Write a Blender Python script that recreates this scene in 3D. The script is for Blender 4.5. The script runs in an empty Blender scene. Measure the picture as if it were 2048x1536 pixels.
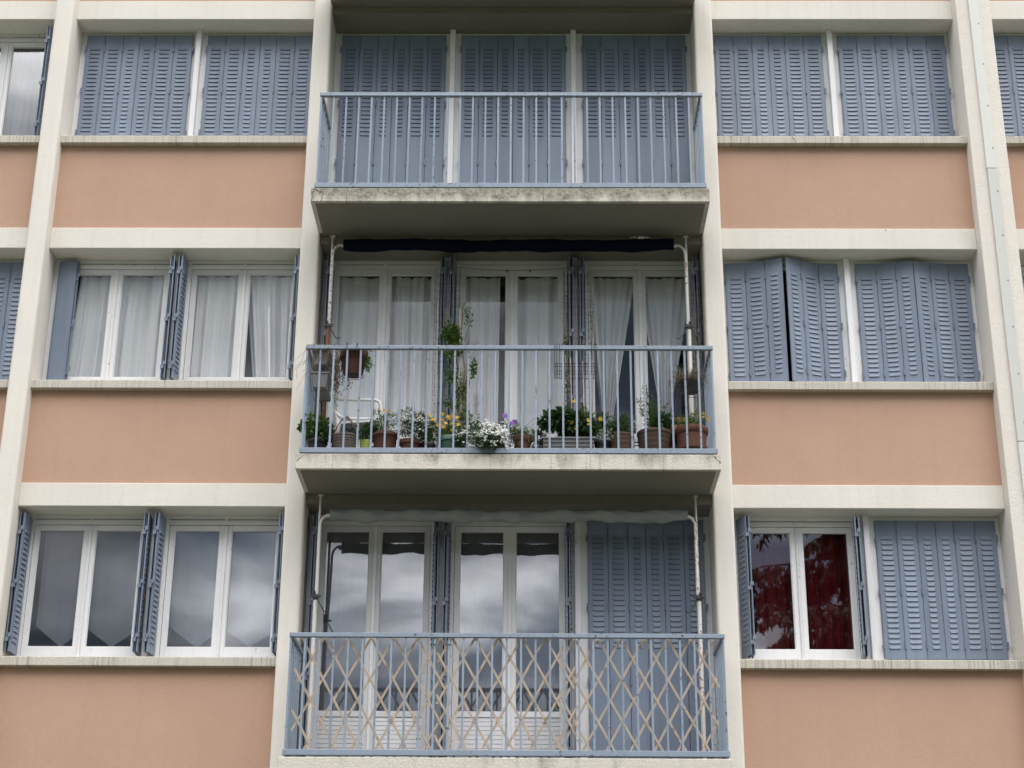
import bpy, math, random
from mathutils import Vector, Matrix
R = math.radians
sc = bpy.context.scene
col = sc.collection
random.seed(7)

# ------------------------------------------------------------------ camera
cam_d = bpy.data.cameras.new('camera'); cam = bpy.data.objects.new('camera', cam_d); col.objects.link(cam)
cam_d.sensor_fit = 'HORIZONTAL'; cam_d.sensor_width = 36.0
cam_d.lens = 3423.30061/2048*36.0
cam_d.clip_start = .1; cam_d.clip_end = 2000
YAW, PITCH, ROLL = -1.24136181e-02, 3.86774404e-01, 7.06068393e-03
fw = Vector((math.sin(YAW)*math.cos(PITCH), math.cos(YAW)*math.cos(PITCH), math.sin(PITCH)))
rt = Vector((math.cos(YAW), -math.sin(YAW), 0)); up = rt.cross(fw)
rt2 = rt*math.cos(ROLL)+up*math.sin(ROLL); up2 = up*math.cos(ROLL)-rt*math.sin(ROLL)
m = Matrix((rt2, up2, -fw)).transposed().to_4x4(); m.translation = Vector((0, -15.3937998, 1.65))
cam.matrix_world = m
sc.camera = cam

# ------------------------------------------------------------------ world: overcast sky, broken cloud
W = bpy.data.worlds.new('World'); sc.world = W; W.use_nodes = True
wt = W.node_tree; wt.nodes.clear()
def wn(t, **k):
    n = wt.nodes.new(t)
    for a, b in k.items(): setattr(n, a, b)
    return n
SUN_EL, SUN_ROT = R(52), R(158)
sky = wn('ShaderNodeTexSky', sky_type='NISHITA', sun_disc=False, sun_elevation=SUN_EL, sun_rotation=SUN_ROT)
bg1 = wn('ShaderNodeBackground'); bg1.inputs[1].default_value = .12
wt.links.new(sky.outputs[0], bg1.inputs[0])
tc = wn('ShaderNodeTexCoord'); sep = wn('ShaderNodeSeparateXYZ'); wt.links.new(tc.outputs['Generated'], sep.inputs[0])
def mth(op, a, b=None, c=None, tree=wt):
    n = tree.nodes.new('ShaderNodeMath'); n.operation = op
    for i, v in enumerate((a, b, c)):
        if v is None: continue
        if isinstance(v, (int, float)): n.inputs[i].default_value = v
        else: tree.links.new(v, n.inputs[i])
    return n.outputs[0]
zc = mth('ADD', mth('MAXIMUM', sep.outputs[2], 0.0), .22)
cx = mth('DIVIDE', sep.outputs[0], zc); cy = mth('DIVIDE', sep.outputs[1], zc)
cmb = wn('ShaderNodeCombineXYZ'); wt.links.new(cx, cmb.inputs[0]); wt.links.new(cy, cmb.inputs[1])
nz = wn('ShaderNodeTexNoise'); nz.inputs['Scale'].default_value = 3.4; nz.inputs['Detail'].default_value = 6; nz.inputs['Roughness'].default_value = .52
nz.inputs['Distortion'].default_value = .35
wt.links.new(cmb.outputs[0], nz.inputs['Vector'])
rmp = wn('ShaderNodeValToRGB'); wt.links.new(nz.outputs[0], rmp.inputs[0])
cr = rmp.color_ramp; cr.elements[0].position = .40; cr.elements[0].color = (.40, .46, .60, 1); cr.elements[1].position = .61; cr.elements[1].color = (2.9, 2.92, 2.95, 1)
e = cr.elements.new(.5); e.color = (1.22, 1.26, 1.34, 1)
bg2 = wn('ShaderNodeBackground'); wt.links.new(rmp.outputs[0], bg2.inputs[0])
zup = mth('MAXIMUM', sep.outputs[2], 0.0)
zen = mth('MULTIPLY_ADD', mth('POWER', zup, 1.5), 3.75, .11)      # an overcast sky is brightest overhead
def gauss(v, c, s_): d = mth('DIVIDE', mth('SUBTRACT', v, c), s_); return mth('POWER', 2.718, mth('MULTIPLY', mth('MULTIPLY', d, d), -1))
az = mth('DIVIDE', sep.outputs[0], mth('MAXIMUM', mth('ABSOLUTE', sep.outputs[1]), .05))
side = wn('ShaderNodeMapRange', interpolation_type='SMOOTHSTEP'); wt.links.new(az, side.inputs[0])
side.inputs[1].default_value = -.26; side.inputs[2].default_value = -.15; side.inputs[3].default_value = .03; side.inputs[4].default_value = 1
side2 = wn('ShaderNodeMapRange', interpolation_type='SMOOTHSTEP'); wt.links.new(az, side2.inputs[0])
side2.inputs[1].default_value = .06; side2.inputs[2].default_value = .15; side2.inputs[3].default_value = 1; side2.inputs[4].default_value = .35
glow = mth('MULTIPLY', mth('MULTIPLY', gauss(sep.outputs[2], .255, .055), mth('MULTIPLY', side.outputs[0], side2.outputs[0])), .62)   # a brighter break low in the cloud
side3 = wn('ShaderNodeMapRange', interpolation_type='SMOOTHSTEP'); wt.links.new(az, side3.inputs[0])
side3.inputs[1].default_value = -.30; side3.inputs[2].default_value = -.15; side3.inputs[3].default_value = .25; side3.inputs[4].default_value = 1
low = mth('SUBTRACT', 1.0, mth('MULTIPLY', gauss(sep.outputs[2], .25, .12), mth('SUBTRACT', 1.0, side3.outputs[0])))
zen = mth('ADD', mth('MULTIPLY', zen, low), glow)
zen = mth('MULTIPLY', zen, mth('SUBTRACT', 1.0, mth('MULTIPLY', gauss(sep.outputs[2], .40, .070), .82)))  # a heavy dark bank above it
wt.links.new(zen, bg2.inputs[1])
wm = wn('ShaderNodeMix', data_type='RGBA', blend_type='MULTIPLY'); wm.inputs[0].default_value = 1
wc = wn('ShaderNodeMix', data_type='RGBA'); wt.links.new(zup, wc.inputs[0]); wc.inputs[6].default_value = (.97, 1, 1.05, 1); wc.inputs[7].default_value = (1.08, 1.0, .90, 1)
wt.links.new(rmp.outputs[0], wm.inputs[6]); wt.links.new(wc.outputs[2], wm.inputs[7]); wt.links.new(wm.outputs[2], bg2.inputs[0])
mx = wn('ShaderNodeMixShader'); mx.inputs[0].default_value = .88
wt.links.new(bg1.outputs[0], mx.inputs[1]); wt.links.new(bg2.outputs[0], mx.inputs[2])
wo = wn('ShaderNodeOutputWorld'); wt.links.new(mx.outputs[0], wo.inputs[0])

# ------------------------------------------------------------------ sun behind thick cloud
sd = bpy.data.lights.new('sun', 'SUN'); sd.energy = .6; sd.angle = R(35); sd.color = (1, .97, .92)
sun = bpy.data.objects.new('sun', sd); col.objects.link(sun)
# the sun stands in front of the facade, high, a little to the right
sdir = Vector((math.sin(R(22))*math.cos(SUN_EL), -math.cos(R(22))*math.cos(SUN_EL), math.sin(SUN_EL)))
sun.rotation_euler = (-sdir).to_track_quat('-Z', 'Y').to_euler()
sky.sun_rotation = math.atan2(sdir.x, sdir.y)
vs = sc.view_settings; vs.view_transform = 'Standard'; vs.look = 'None'; vs.exposure = 0.27; vs.gamma = 1.0
sc.cycles.max_bounces = 8; sc.cycles.transparent_max_bounces = 16; sc.cycles.diffuse_bounces = 4

# ------------------------------------------------------------------ materials
def newmat(name):
    mt = bpy.data.materials.new(name); mt.use_nodes = True; t = mt.node_tree
    return mt, t, t.nodes['Principled BSDF']
def nd(t, ty, **k):
    n = t.nodes.new(ty)
    for a, b in k.items():
        if a.startswith('i_'): n.inputs[a[2:].replace('_', ' ')].default_value = b
        else: setattr(n, a, b)
    return n
def c4(c): return (c[0], c[1], c[2], 1)
def noise(t, vec, scale, detail=4, rough=.55):
    n = nd(t, 'ShaderNodeTexNoise'); n.inputs['Scale'].default_value = scale; n.inputs['Detail'].default_value = detail; n.inputs['Roughness'].default_value = rough
    t.links.new(vec, n.inputs['Vector']); return n.outputs[0]
def ramp(t, v, stops):
    n = nd(t, 'ShaderNodeValToRGB'); cr = n.color_ramp
    while len(cr.elements) < len(stops): cr.elements.new(.5)
    for e, (p, c) in zip(cr.elements, stops):
        e.position = p; e.color = c4(c) if not isinstance(c, (int, float)) else (c, c, c, 1)
    t.links.new(v, n.inputs[0]); return n.outputs[0]
def mix(t, f, a, b, mode='MIX'):
    n = nd(t, 'ShaderNodeMix', data_type='RGBA', blend_type=mode)
    for i, v in ((0, f), (6, a), (7, b)):
        if isinstance(v, (int, float)): n.inputs[i].default_value = v
        elif isinstance(v, tuple): n.inputs[i].default_value = c4(v)
        else: t.links.new(v, n.inputs[i])
    return n.outputs[2]
def mapping(t, vec, sc_, loc=(0, 0, 0)):
    n = nd(t, 'ShaderNodeMapping'); n.inputs['Scale'].default_value = sc_; n.inputs['Location'].default_value = loc
    t.links.new(vec, n.inputs['Vector']); return n.outputs[0]
def bump(t, p, h, strength, dist=.01):
    n = nd(t, 'ShaderNodeBump'); n.inputs['Strength'].default_value = strength; n.inputs['Distance'].default_value = dist
    t.links.new(h, n.inputs['Height']); t.links.new(n.outputs[0], p.inputs['Normal'])
def geo(t): return nd(t, 'ShaderNodeNewGeometry').outputs['Position']
def objc(t): return nd(t, 'ShaderNodeTexCoord').outputs['Object']
M = {}

def plaster(name, ca, cb, bs, bscale, speck=True, streak=.25, rough=.9, flake=0):
    mt, t, p = newmat(name); g = geo(t)
    base = mix(t, ramp(t, noise(t, g, 1.1, 5), [(.35, 0), (.7, 1)]), ca, cb)
    st = noise(t, mapping(t, g, (9, 9, .55)), 1.6, 4)
    base = mix(t, ramp(t, st, [(.52, 0), (.75, streak)]), base, tuple(x*.62 for x in ca))
    fine = noise(t, g, 26, 4)
    base = mix(t, ramp(t, fine, [(.35, .0), (.75, .16)]), base, tuple(x*.8 for x in ca))
    if speck:
        v = nd(t, 'ShaderNodeTexVoronoi'); v.inputs['Scale'].default_value = 2.6; t.links.new(g, v.inputs['Vector'])
        sm = nd(t, 'ShaderNodeMath', operation='LESS_THAN'); t.links.new(v.outputs['Distance'], sm.inputs[0]); sm.inputs[1].default_value = .022
        base = mix(t, sm.outputs[0], base, (.12, .11, .09))
    t.links.new(base, p.inputs['Base Color']); p.inputs['Roughness'].default_value = rough
    p.inputs['Specular IOR Level'].default_value = .25
    h = noise(t, g, bscale, 5, .6)
    big = noise(t, g, 7, 3)
    hh = nd(t, 'ShaderNodeMath', operation='MULTIPLY_ADD'); t.links.new(big, hh.inputs[0]); hh.inputs[1].default_value = 1.2; t.links.new(h, hh.inputs[2])
    bump(t, p, hh.outputs[0], bs, .012)
    M[name] = mt
plaster('cream_render', (.75, .715, .655), (.695, .66, .60), .20, 60, streak=.20)
plaster('rough_render', (.74, .70, .64), (.70, .66, .60), .42, 40, speck=True, streak=.12)
plaster('orange_render', (.505, .330, .242), (.468, .303, .222), .20, 90, speck=False, streak=.10)
plaster('shaded_render', (.24, .22, .185), (.20, .183, .152), .2, 60, speck=False)  # soffits and recess parts: shade put into a darker render colour
plaster('shaded_inner_wall', (.13, .12, .11), (.11, .105, .10), .1, 40, speck=False)  # room surfaces coloured dark to deepen the shade behind the panes

def sill_mat():
    mt, t, p = newmat('sill_concrete'); g = geo(t)
    base = mix(t, noise(t, g, 3, 4), (.60, .57, .50), (.47, .44, .38))
    a = noise(t, mapping(t, g, (60, 1, .9)), 1.0, 3, .7)
    patch = noise(t, mapping(t, g, (1.3, 1, 1)), 1.0, 2)
    f = mth('MULTIPLY', ramp(t, a, [(.50, 0), (.60, 1)]), ramp(t, patch, [(.38, .05), (.6, .75)]), tree=t)
    base = mix(t, f, base, (.26, .24, .20))
    t.links.new(base, p.inputs['Base Color']); p.inputs['Roughness'].default_value = .9
    bump(t, p, noise(t, g, 60, 4), .4, .01); M['sill'] = mt
sill_mat()
def slab_mat(name, z0, amount, shift):
    mt, t, p = newmat(name); g = geo(t)
    base = mix(t, noise(t, g, 2.2, 5), (.64, .61, .54), (.54, .51, .44))
    s = nd(t, 'ShaderNodeSeparateXYZ'); t.links.new(g, s.inputs[0])
    grad = mth('MULTIPLY_ADD', s.outputs[2], 1/.16, -z0/.16, tree=t)
    n1 = noise(t, mapping(t, g, (3.2, 1, .9), (shift, 0, 0)), 1.6, 5, .62)
    n2 = noise(t, mapping(t, g, (1, 1, 1), (shift, 0, 0)), 1.1, 2)
    f = mth('ADD', mth('MULTIPLY', grad, .22*amount, tree=t), mth('MULTIPLY', n2, .32, tree=t), tree=t)
    f = mth('ADD', f, mth('MULTIPLY', n1, .75, tree=t), tree=t)
    f = ramp(t, f, [(.66-.10*amount, 0), (.86-.08*amount, .95)])
    fine = ramp(t, noise(t, g, 30, 6, .7), [(.3, .35), (.65, 1)])
    f = mth('MULTIPLY', f, fine, tree=t)
    base = mix(t, f, base, (.13, .125, .09))
    drip = ramp(t, noise(t, mapping(t, g, (22, 1, .5), (shift, 0, 0)), 1.0, 3, .7), [(.62, 0), (.72, .5*amount)])
    base = mix(t, drip, base, (.20, .19, .14))
    t.links.new(base, p.inputs['Base Color']); p.inputs['Roughness'].default_value = .92
    bump(t, p, noise(t, g, 45, 5, .65), .6, .012); M[name] = mt
slab_mat('slab_stained_heavy', 9.553, 1.75, 3.1); slab_mat('slab_stained_light', 6.803, .85, 0); slab_mat('slab_stained_faint', 4.053, .35, 8)

def paint(name, c, rough=.42, var=.12, chips=0, dirt=.12, spec=.4, chipc=(.05, .035, .03)):
    mt, t, p = newmat(name); g = geo(t); o = objc(t)
    oi = nd(t, 'ShaderNodeObjectInfo')
    base = mix(t, noise(t, g, 3.0, 4), tuple(x*(1+var) for x in c), tuple(x*(1-var) for x in c))
    st = ramp(t, noise(t, mapping(t, g, (16, 16, .8)), 1.2, 3), [(.5, 0), (.75, dirt)])
    base = mix(t, st, base, tuple(x*.55 for x in c))
    hv = nd(t, 'ShaderNodeHueSaturation'); t.links.new(base, hv.inputs['Color'])
    vv = mth('MULTIPLY_ADD', oi.outputs['Random'], .20, .90, tree=t); t.links.new(vv, hv.inputs['Value'])
    base = hv.outputs[0]
    if chips:
        cm = ramp(t, noise(t, g, 38, 3, .6), [(.70-chips*.05, 0), (.72-chips*.05, 1)])
        cm2 = ramp(t, noise(t, g, 1.7, 2), [(.5, 0), (.6, 1)])
        base = mix(t, mth('MULTIPLY', cm, cm2, tree=t), base, chipc)
    t.links.new(base, p.inputs['Base Color']); p.inputs['Roughness'].default_value = rough
    p.inputs['Specular IOR Level'].default_value = spec
    bump(t, p, noise(t, g, 20, 3), .08, .004)
    M[name] = mt
paint('shutter_paint', (.190, .232, .308), .40, .13, .4, .32, .35, (.30, .32, .35))
paint('rail_paint', (.245, .300, .375), .45, .12, 1.9, .28, .45, (.075, .04, .028))
paint('white_paint', (.74, .74, .755), .45, .04, .8, .12, .35, (.33, .30, .26))
paint('pole_white', (.74, .72, .68), .4, .05, 2.6, .3, .5, (.20, .085, .04))
paint('pole_rust', (.20, .095, .055), .7, .35, 2, .3, .3)
paint('trunking_plastic', (.60, .60, .57), .5, .03, 0, .05, .4)
paint('hinge_metal', (.17, .20, .27), .4, .1, 0, .1, .5)
paint('dark_metal', (.035, .033, .035), .5, .3, 0, .3, .5)
paint('terracotta', (.125, .058, .040), .75, .16, 0, .3, .25)
paint('terracotta_dark', (.10, .04, .028), .7, .2, 0, .4, .3)
paint('terracotta_brown', (.095, .065, .047), .75, .2, 0, .4, .25)
paint('terracotta_peeling', (.38, .19, .11), .8, .2, 2.8, .3, .2, (.62, .58, .48))
paint('plastic_green', (.045, .10, .07), .4, .1, 0, .1, .5)
paint('plastic_lime', (.36, .42, .10), .4, .1, 0, .1, .5)
paint('plastic_black', (.03, .028, .028), .5, .1, 0, .2, .4)
paint('plastic_grey', (.21, .21, .21), .5, .06, 0, .35, .4)
paint('plastic_white', (.78, .78, .76), .35, .03, 0, .1, .5)
paint('chair_white', (.78, .78, .77), .35, .03, 0, .1, .5)
paint('wicker', (.12, .10, .085), .85, .3, 0, .5, .2)
paint('soil', (.03, .022, .016), .95, .3, 0, .2, .1)
paint('striped_glaze', (.7, .7, .68), .3, .05, 0, .0, .5)

def wood_mat(name, a, b, rough=.75):
    mt, t, p = newmat(name); o = objc(t); g = geo(t)
    n = noise(t, mapping(t, g, (14, 14, 5)), 1.5, 5, .6)
    base = mix(t, n, a, b)
    base = mix(t, ramp(t, noise(t, g, 9, 2), [(.62, 0), (.70, .6)]), base, tuple(x*.5 for x in b))
    oi = nd(t, 'ShaderNodeObjectInfo')
    t.links.new(base, p.inputs['Base Color']); p.inputs['Roughness'].default_value = rough
    p.inputs['Specular IOR Level'].default_value = .2
    bump(t, p, n, .3, .004); M[name] = mt
wood_mat('lattice_wood', (.60, .505, .41), (.37, .30, .235))
wood_mat('dry_stem', (.26, .21, .155), (.15, .12, .09), .9)
wood_mat('grey_wood', (.36, .34, .30), (.22, .20, .17), .9)
wood_mat('bark', (.10, .07, .05), (.05, .035, .025), .95)
wood_mat('cane', (.55, .52, .46), (.38, .35, .30), .6)

def fabric(name, c, trans=.35, rough=.9, weave=True, alpha=1.0, var=.08):
    mt, t, p = newmat(name); g = geo(t)
    base = mix(t, noise(t, g, 4, 3), tuple(min(1, x*(1+var)) for x in c), tuple(x*(1-var) for x in c))
    t.links.new(base, p.inputs['Base Color']); p.inputs['Roughness'].default_value = rough
    p.inputs['Specular IOR Level'].default_value = .1
    tr = nd(t, 'ShaderNodeBsdfTranslucent'); t.links.new(base, tr.inputs[0])
    ms = nd(t, 'ShaderNodeMixShader'); ms.inputs[0].default_value = trans
    t.links.new(p.outputs[0], ms.inputs[1]); t.links.new(tr.outputs[0], ms.inputs[2])
    out = t.nodes['Material Output']; last = ms.outputs[0]
    if alpha < 1:
        tp = nd(t, 'ShaderNodeBsdfTransparent'); m2 = nd(t, 'ShaderNodeMixShader')
        vert = ramp(t, noise(t, mapping(t, g, (150, 150, .5)), 1, 2), [(.3, alpha), (.7, alpha)])
        t.links.new(vert, m2.inputs[0]); t.links.new(tp.outputs[0], m2.inputs[1]); t.links.new(last, m2.inputs[2]); last = m2.outputs[0]
    t.links.new(last, out.inputs[0]); M[name] = mt
fabric('curtain_white', (.90, .905, .92), .05, var=.02)
fabric('curtain_grey', (.50, .50, .49), .25)
fabric('voile', (.31, .33, .375), .3, alpha=.78)
fabric('curtain_red', (.095, .006, .010), .05)
fabric('awning_blue', (.003, .0045, .015), .0)
fabric('awning_grey', (.30, .325, .31), .1, var=.25)
fabric('twine', (.12, .22, .24), 0)

def glass_mat(name, tint, base_refl):
    mt, t, p = newmat(name); t.nodes.remove(p)
    tp = nd(t, 'ShaderNodeBsdfTransparent'); tp.inputs[0].default_value = c4(tint)
    gl = nd(t, 'ShaderNodeBsdfGlossy'); gl.inputs['Roughness'].default_value = 0.012; gl.inputs[0].default_value = (.95, .97, 1, 1)
    fr = nd(t, 'ShaderNodeFresnel'); fr.inputs[0].default_value = 1.5
    f = mth('MULTIPLY_ADD', fr.outputs[0], .5, base_refl, tree=t)
    g = geo(t); wv = noise(t, g, .9, 1)
    bn = nd(t, 'ShaderNodeBump'); bn.inputs['Strength'].default_value = .02; bn.inputs['Distance'].default_value = .02; t.links.new(wv, bn.inputs['Height']); t.links.new(bn.outputs[0], gl.inputs['Normal'])
    ms = nd(t, 'ShaderNodeMixShader'); t.links.new(f, ms.inputs[0]); t.links.new(tp.outputs[0], ms.inputs[1]); t.links.new(gl.outputs[0], ms.inputs[2])
    t.links.new(ms.outputs[0], t.nodes['Material Output'].inputs[0]); M[name] = mt
glass_mat('glass', (.985, .99, .99), .052)

def leaf_mat(name, a, b, trans=.3, rough=.5):
    mt, t, p = newmat(name); g = geo(t)
    n = noise(t, g, 28, 2)
    base = mix(t, ramp(t, n, [(.35, 0), (.65, 1)]), a, b)
    t.links.new(base, p.inputs['Base Color']); p.inputs['Roughness'].default_value = rough
    tr = nd(t, 'ShaderNodeBsdfTranslucent'); t.links.new(base, tr.inputs[0])
    ms = nd(t, 'ShaderNodeMixShader'); ms.inputs[0].default_value = trans
    t.links.new(p.outputs[0], ms.inputs[1]); t.links.new(tr.outputs[0], ms.inputs[2]); t.links.new(ms.outputs[0], t.nodes['Material Output'].inputs[0])
    M[name] = mt
leaf_mat('leaf_dark', (.030, .075, .022), (.055, .115, .03))
leaf_mat('leaf_mid', (.07, .14, .035), (.13, .20, .05))
leaf_mat('leaf_light', (.17, .24, .05), (.10, .17, .04))
leaf_mat('leaf_grey', (.13, .16, .12), (.08, .11, .08))
leaf_mat('leaf_dry', (.20, .14, .09), (.11, .075, .05))
leaf_mat('leaf_silver', (.62, .64, .58), (.42, .46, .40))
leaf_mat('petal_white', (.82, .82, .80), (.70, .72, .70))
leaf_mat('petal_yellow', (.72, .50, .03), (.68, .38, .02))
leaf_mat('petal_orange', (.70, .36, .03), (.66, .42, .03))
leaf_mat('petal_purple', (.30, .16, .55), (.22, .10, .42))
leaf_mat('needle', (.016, .034, .017), (.030, .050, .022), .1)
leaf_mat('tree_leaf', (.035, .06, .018), (.06, .09, .025), .2)

def ground_mat():
    mt, t, p = newmat('ground'); g = geo(t)
    base = mix(t, ramp(t, noise(t, g, .6, 5), [(.4, 0), (.6, 1)]), (.04, .055, .02), (.06, .07, .03))
    base = mix(t, noise(t, g, 20, 4), base, (.04, .05, .02))
    t.links.new(base, p.inputs['Base Color']); p.inputs['Roughness'].default_value = .95; bump(t, p, noise(t, g, 30, 4), .6, .03); M['ground'] = mt
    mt, t, p = newmat('added_floor_dark'); g = geo(t)
    base = mix(t, noise(t, g, 3, 4), (.11, .085, .07), (.075, .06, .05)); t.links.new(base, p.inputs['Base Color']); p.inputs['Roughness'].default_value = .7; M['added_floor_dark'] = mt
    mt, t, p = newmat('asphalt'); g = geo(t)
    base = mix(t, noise(t, g, 4, 5), (.05, .05, .05), (.075, .073, .07))
    t.links.new(base, p.inputs['Base Color']); p.inputs['Roughness'].default_value = .9; bump(t, p, noise(t, g, 90, 4), .5, .01); M['asphalt'] = mt
ground_mat()

# ------------------------------------------------------------------ mesh builder
class MB:
    def __init__(s): s.v = []; s.f = []
    def add(s, vs, fs):
        n = len(s.v); s.v += [tuple(v) for v in vs]; s.f += [tuple(i+n for i in f) for f in fs]; return s
    def box(s, x0, x1, y0, y1, z0, z1):
        v = [(x0,y0,z0),(x1,y0,z0),(x1,y1,z0),(x0,y1,z0),(x0,y0,z1),(x1,y0,z1),(x1,y1,z1),(x0,y1,z1)]
        return s.add(v, [(0,3,2,1),(4,5,6,7),(0,1,5,4),(1,2,6,5),(2,3,7,6),(3,0,4,7)])
    def prism(s, poly, z0, z1):           # polygon in x,y (counter-clockwise), extruded in z
        n = len(poly); v = [(x,y,z0) for x,y in poly]+[(x,y,z1) for x,y in poly]
        return s.add(v, [tuple(range(n-1,-1,-1)), tuple(range(n,2*n))]+[(i,(i+1)%n,(i+1)%n+n,i+n) for i in range(n)])
    def xprism(s, poly, x0, x1):          # polygon in y,z, extruded in x
        n = len(poly); v = [(x0,y,z) for y,z in poly]+[(x1,y,z) for y,z in poly]
        return s.add(v, [tuple(range(n)), tuple(range(2*n-1,n-1,-1))]+[(i,i+n,(i+1)%n+n,(i+1)%n) for i in range(n)])
    def bar(s, a, b, w, h, up=(0,0,1)):   # box beam a->b, width w (side), h (along up)
        a, b = Vector(a), Vector(b); d = (b-a).normalized(); u = Vector(up)
        sd = d.cross(u)
        if sd.length < 1e-4: sd = d.cross(Vector((1,0,0)))
        sd.normalize(); u = sd.cross(d)
        v = [p+sd*i*w/2+u*j*h/2 for p in (a,b) for i,j in ((-1,-1),(1,-1),(1,1),(-1,1))]
        return s.add(v, [(0,1,2,3),(7,6,5,4),(0,4,5,1),(1,5,6,2),(2,6,7,3),(3,7,4,0)])
    def tube(s, pts, r, n=8, cap=True):
        pts = [Vector(p) for p in pts]; rr = r if isinstance(r, (list, tuple)) else [r]*len(pts)
        base = len(s.v); prev = None
        for i, p in enumerate(pts):
            d = (pts[min(i+1,len(pts)-1)]-pts[max(i-1,0)])
            if d.length < 1e-9: d = Vector((0,0,1))
            d.normalize()
            if prev is None:
                u = d.cross(Vector((0,1,0))) if abs(d.y) < .9 else d.cross(Vector((1,0,0)))
            else: u = prev - d*prev.dot(d)
            if u.length < 1e-6: u = d.cross(Vector((1,.3,0)))
            u.normalize(); prev = u; w = d.cross(u)
            for k in range(n):
                a = 2*math.pi*k/n; s.v.append(tuple(p+(u*math.cos(a)+w*math.sin(a))*rr[i]))
        for i in range(len(pts)-1):
            for k in range(n):
                a = base+i*n+k; b = base+i*n+(k+1)%n; s.f.append((a,b,b+n,a+n))
        if cap:
            s.f.append(tuple(base+k for k in range(n-1,-1,-1))); s.f.append(tuple(base+(len(pts)-1)*n+k for k in range(n)))
        return s
    def lathe(s, prof, c, n=28):          # prof: (r, z)
        base = len(s.v)
        for r_, z in prof:
            for k in range(n):
                a = 2*math.pi*k/n; s.v.append((c[0]+r_*math.cos(a), c[1]+r_*math.sin(a), c[2]+z))
        for i in range(len(prof)-1):
            for k in range(n):
                a = base+i*n+k; b = base+i*n+(k+1)%n; s.f.append((a,b,b+n,a+n))
        return s
    def build(s, name, mat, parent=None, smooth=False, bevel=0, seg=2, edge=40):
        me = bpy.data.meshes.new(name); me.from_pydata(s.v, [], s.f); me.update()
        me.materials.append(M[mat])
        o = bpy.data.objects.new(name, me); col.objects.link(o)
        if parent: o.parent = parent
        if smooth:
            me.polygons.foreach_set('use_smooth', [True]*len(me.polygons))
            try: me.set_sharp_from_angle(angle=R(edge))
            except Exception: pass
        if bevel:
            b = o.modifiers.new('bevel', 'BEVEL'); b.width = bevel; b.segments = seg; b.limit_method = 'ANGLE'; b.angle_limit = R(35)
        return o
def tag(o, label=None, cat=None, group=None, kind=None):
    if label: o['label'] = label
    if cat: o['category'] = cat
    if group: o['group'] = group
    if kind: o['kind'] = kind
    return o
def empty(name, loc=(0,0,0), parent=None):
    o = bpy.data.objects.new(name, None); col.objects.link(o); o.location = loc; o.empty_display_size = .2
    if parent: o.parent = parent
    return o

# ------------------------------------------------------------------ ground
tag(MB().add([(-400,-400,0),(400,-400,0),(400,400,0),(-400,400,0)], [(0,1,2,3)]).build('ground', 'ground'), kind='structure')
tag(MB().add([(-400,-11,.004),(400,-11,.004),(400,-4,.004),(-400,-4,.004)], [(0,1,2,3)]).build('road', 'asphalt'), kind='structure')

# ------------------------------------------------------------------ the apartment building
B = empty('apartment_building')
tag(B, 'apartment block with peach panels, cream pillars and blue-grey louvred shutters', 'building')
LB = [6.715, 9.465, 12.215]                 # lintel underside of each storey
def rbox(x0, x1, y0, y1, r):                 # rounded front corners, counter-clockwise
    p = [(x0, y1)]
    for k in range(5):
        a = math.pi+k*math.pi/8; p.append((x0+r+r*math.cos(a), y0+r+r*math.sin(a)))
    for k in range(5):
        a = 1.5*math.pi+k*math.pi/8; p.append((x1-r+r*math.cos(a), y0+r+r*math.sin(a)))
    p.append((x1, y1)); return p
P = [(-7.88,-7.682,'cream_render'), (-5.106,-4.908,'cream_render'), (-2.332,-2.14,'cream_render'), (1.71,1.907,'cream_render'), (4.5,4.869,'rough_render'), (7.462,7.66,'cream_render')]
ZT = 15.2
for x0, x1, mt in P:
    rr = .028 if mt == 'cream_render' else .008
    MB().prism(rbox(x0, x1, 0, .6, rr), 0, ZT).build('pillar', mt, B, smooth=True, edge=50)
BAYS = [(-7.682,-5.106), (-4.908,-2.332), (1.907,4.5), (4.869,7.462)]
YW, YBM, YS = .173, .155, .095
for x0, x1 in BAYS:
    MB().box(x0, x1, YW, .5, 0, LB[0]-1.555).build('wall_panel', 'orange_render', B)
    for k in range(3):
        MB().box(x0, x1, YBM, .5, LB[k], LB[k]+.233).build('lintel', 'cream_render', B, bevel=.006)
        top = LB[k]+2.75-1.555 if k < 2 else ZT
        MB().box(x0, x1, YW, .5, LB[k]+.233, top).build('wall_panel', 'orange_render', B)
        z0 = LB[k]-1.555
        MB().xprism([(YS, z0), (.5, z0), (.5, LB[k]-1.425), (.42, LB[k]-1.43), (YS+.005, z0+.085), (YS, z0+.08)], x0, x1).build('window_sill', 'sill', B, bevel=.004)

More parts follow.
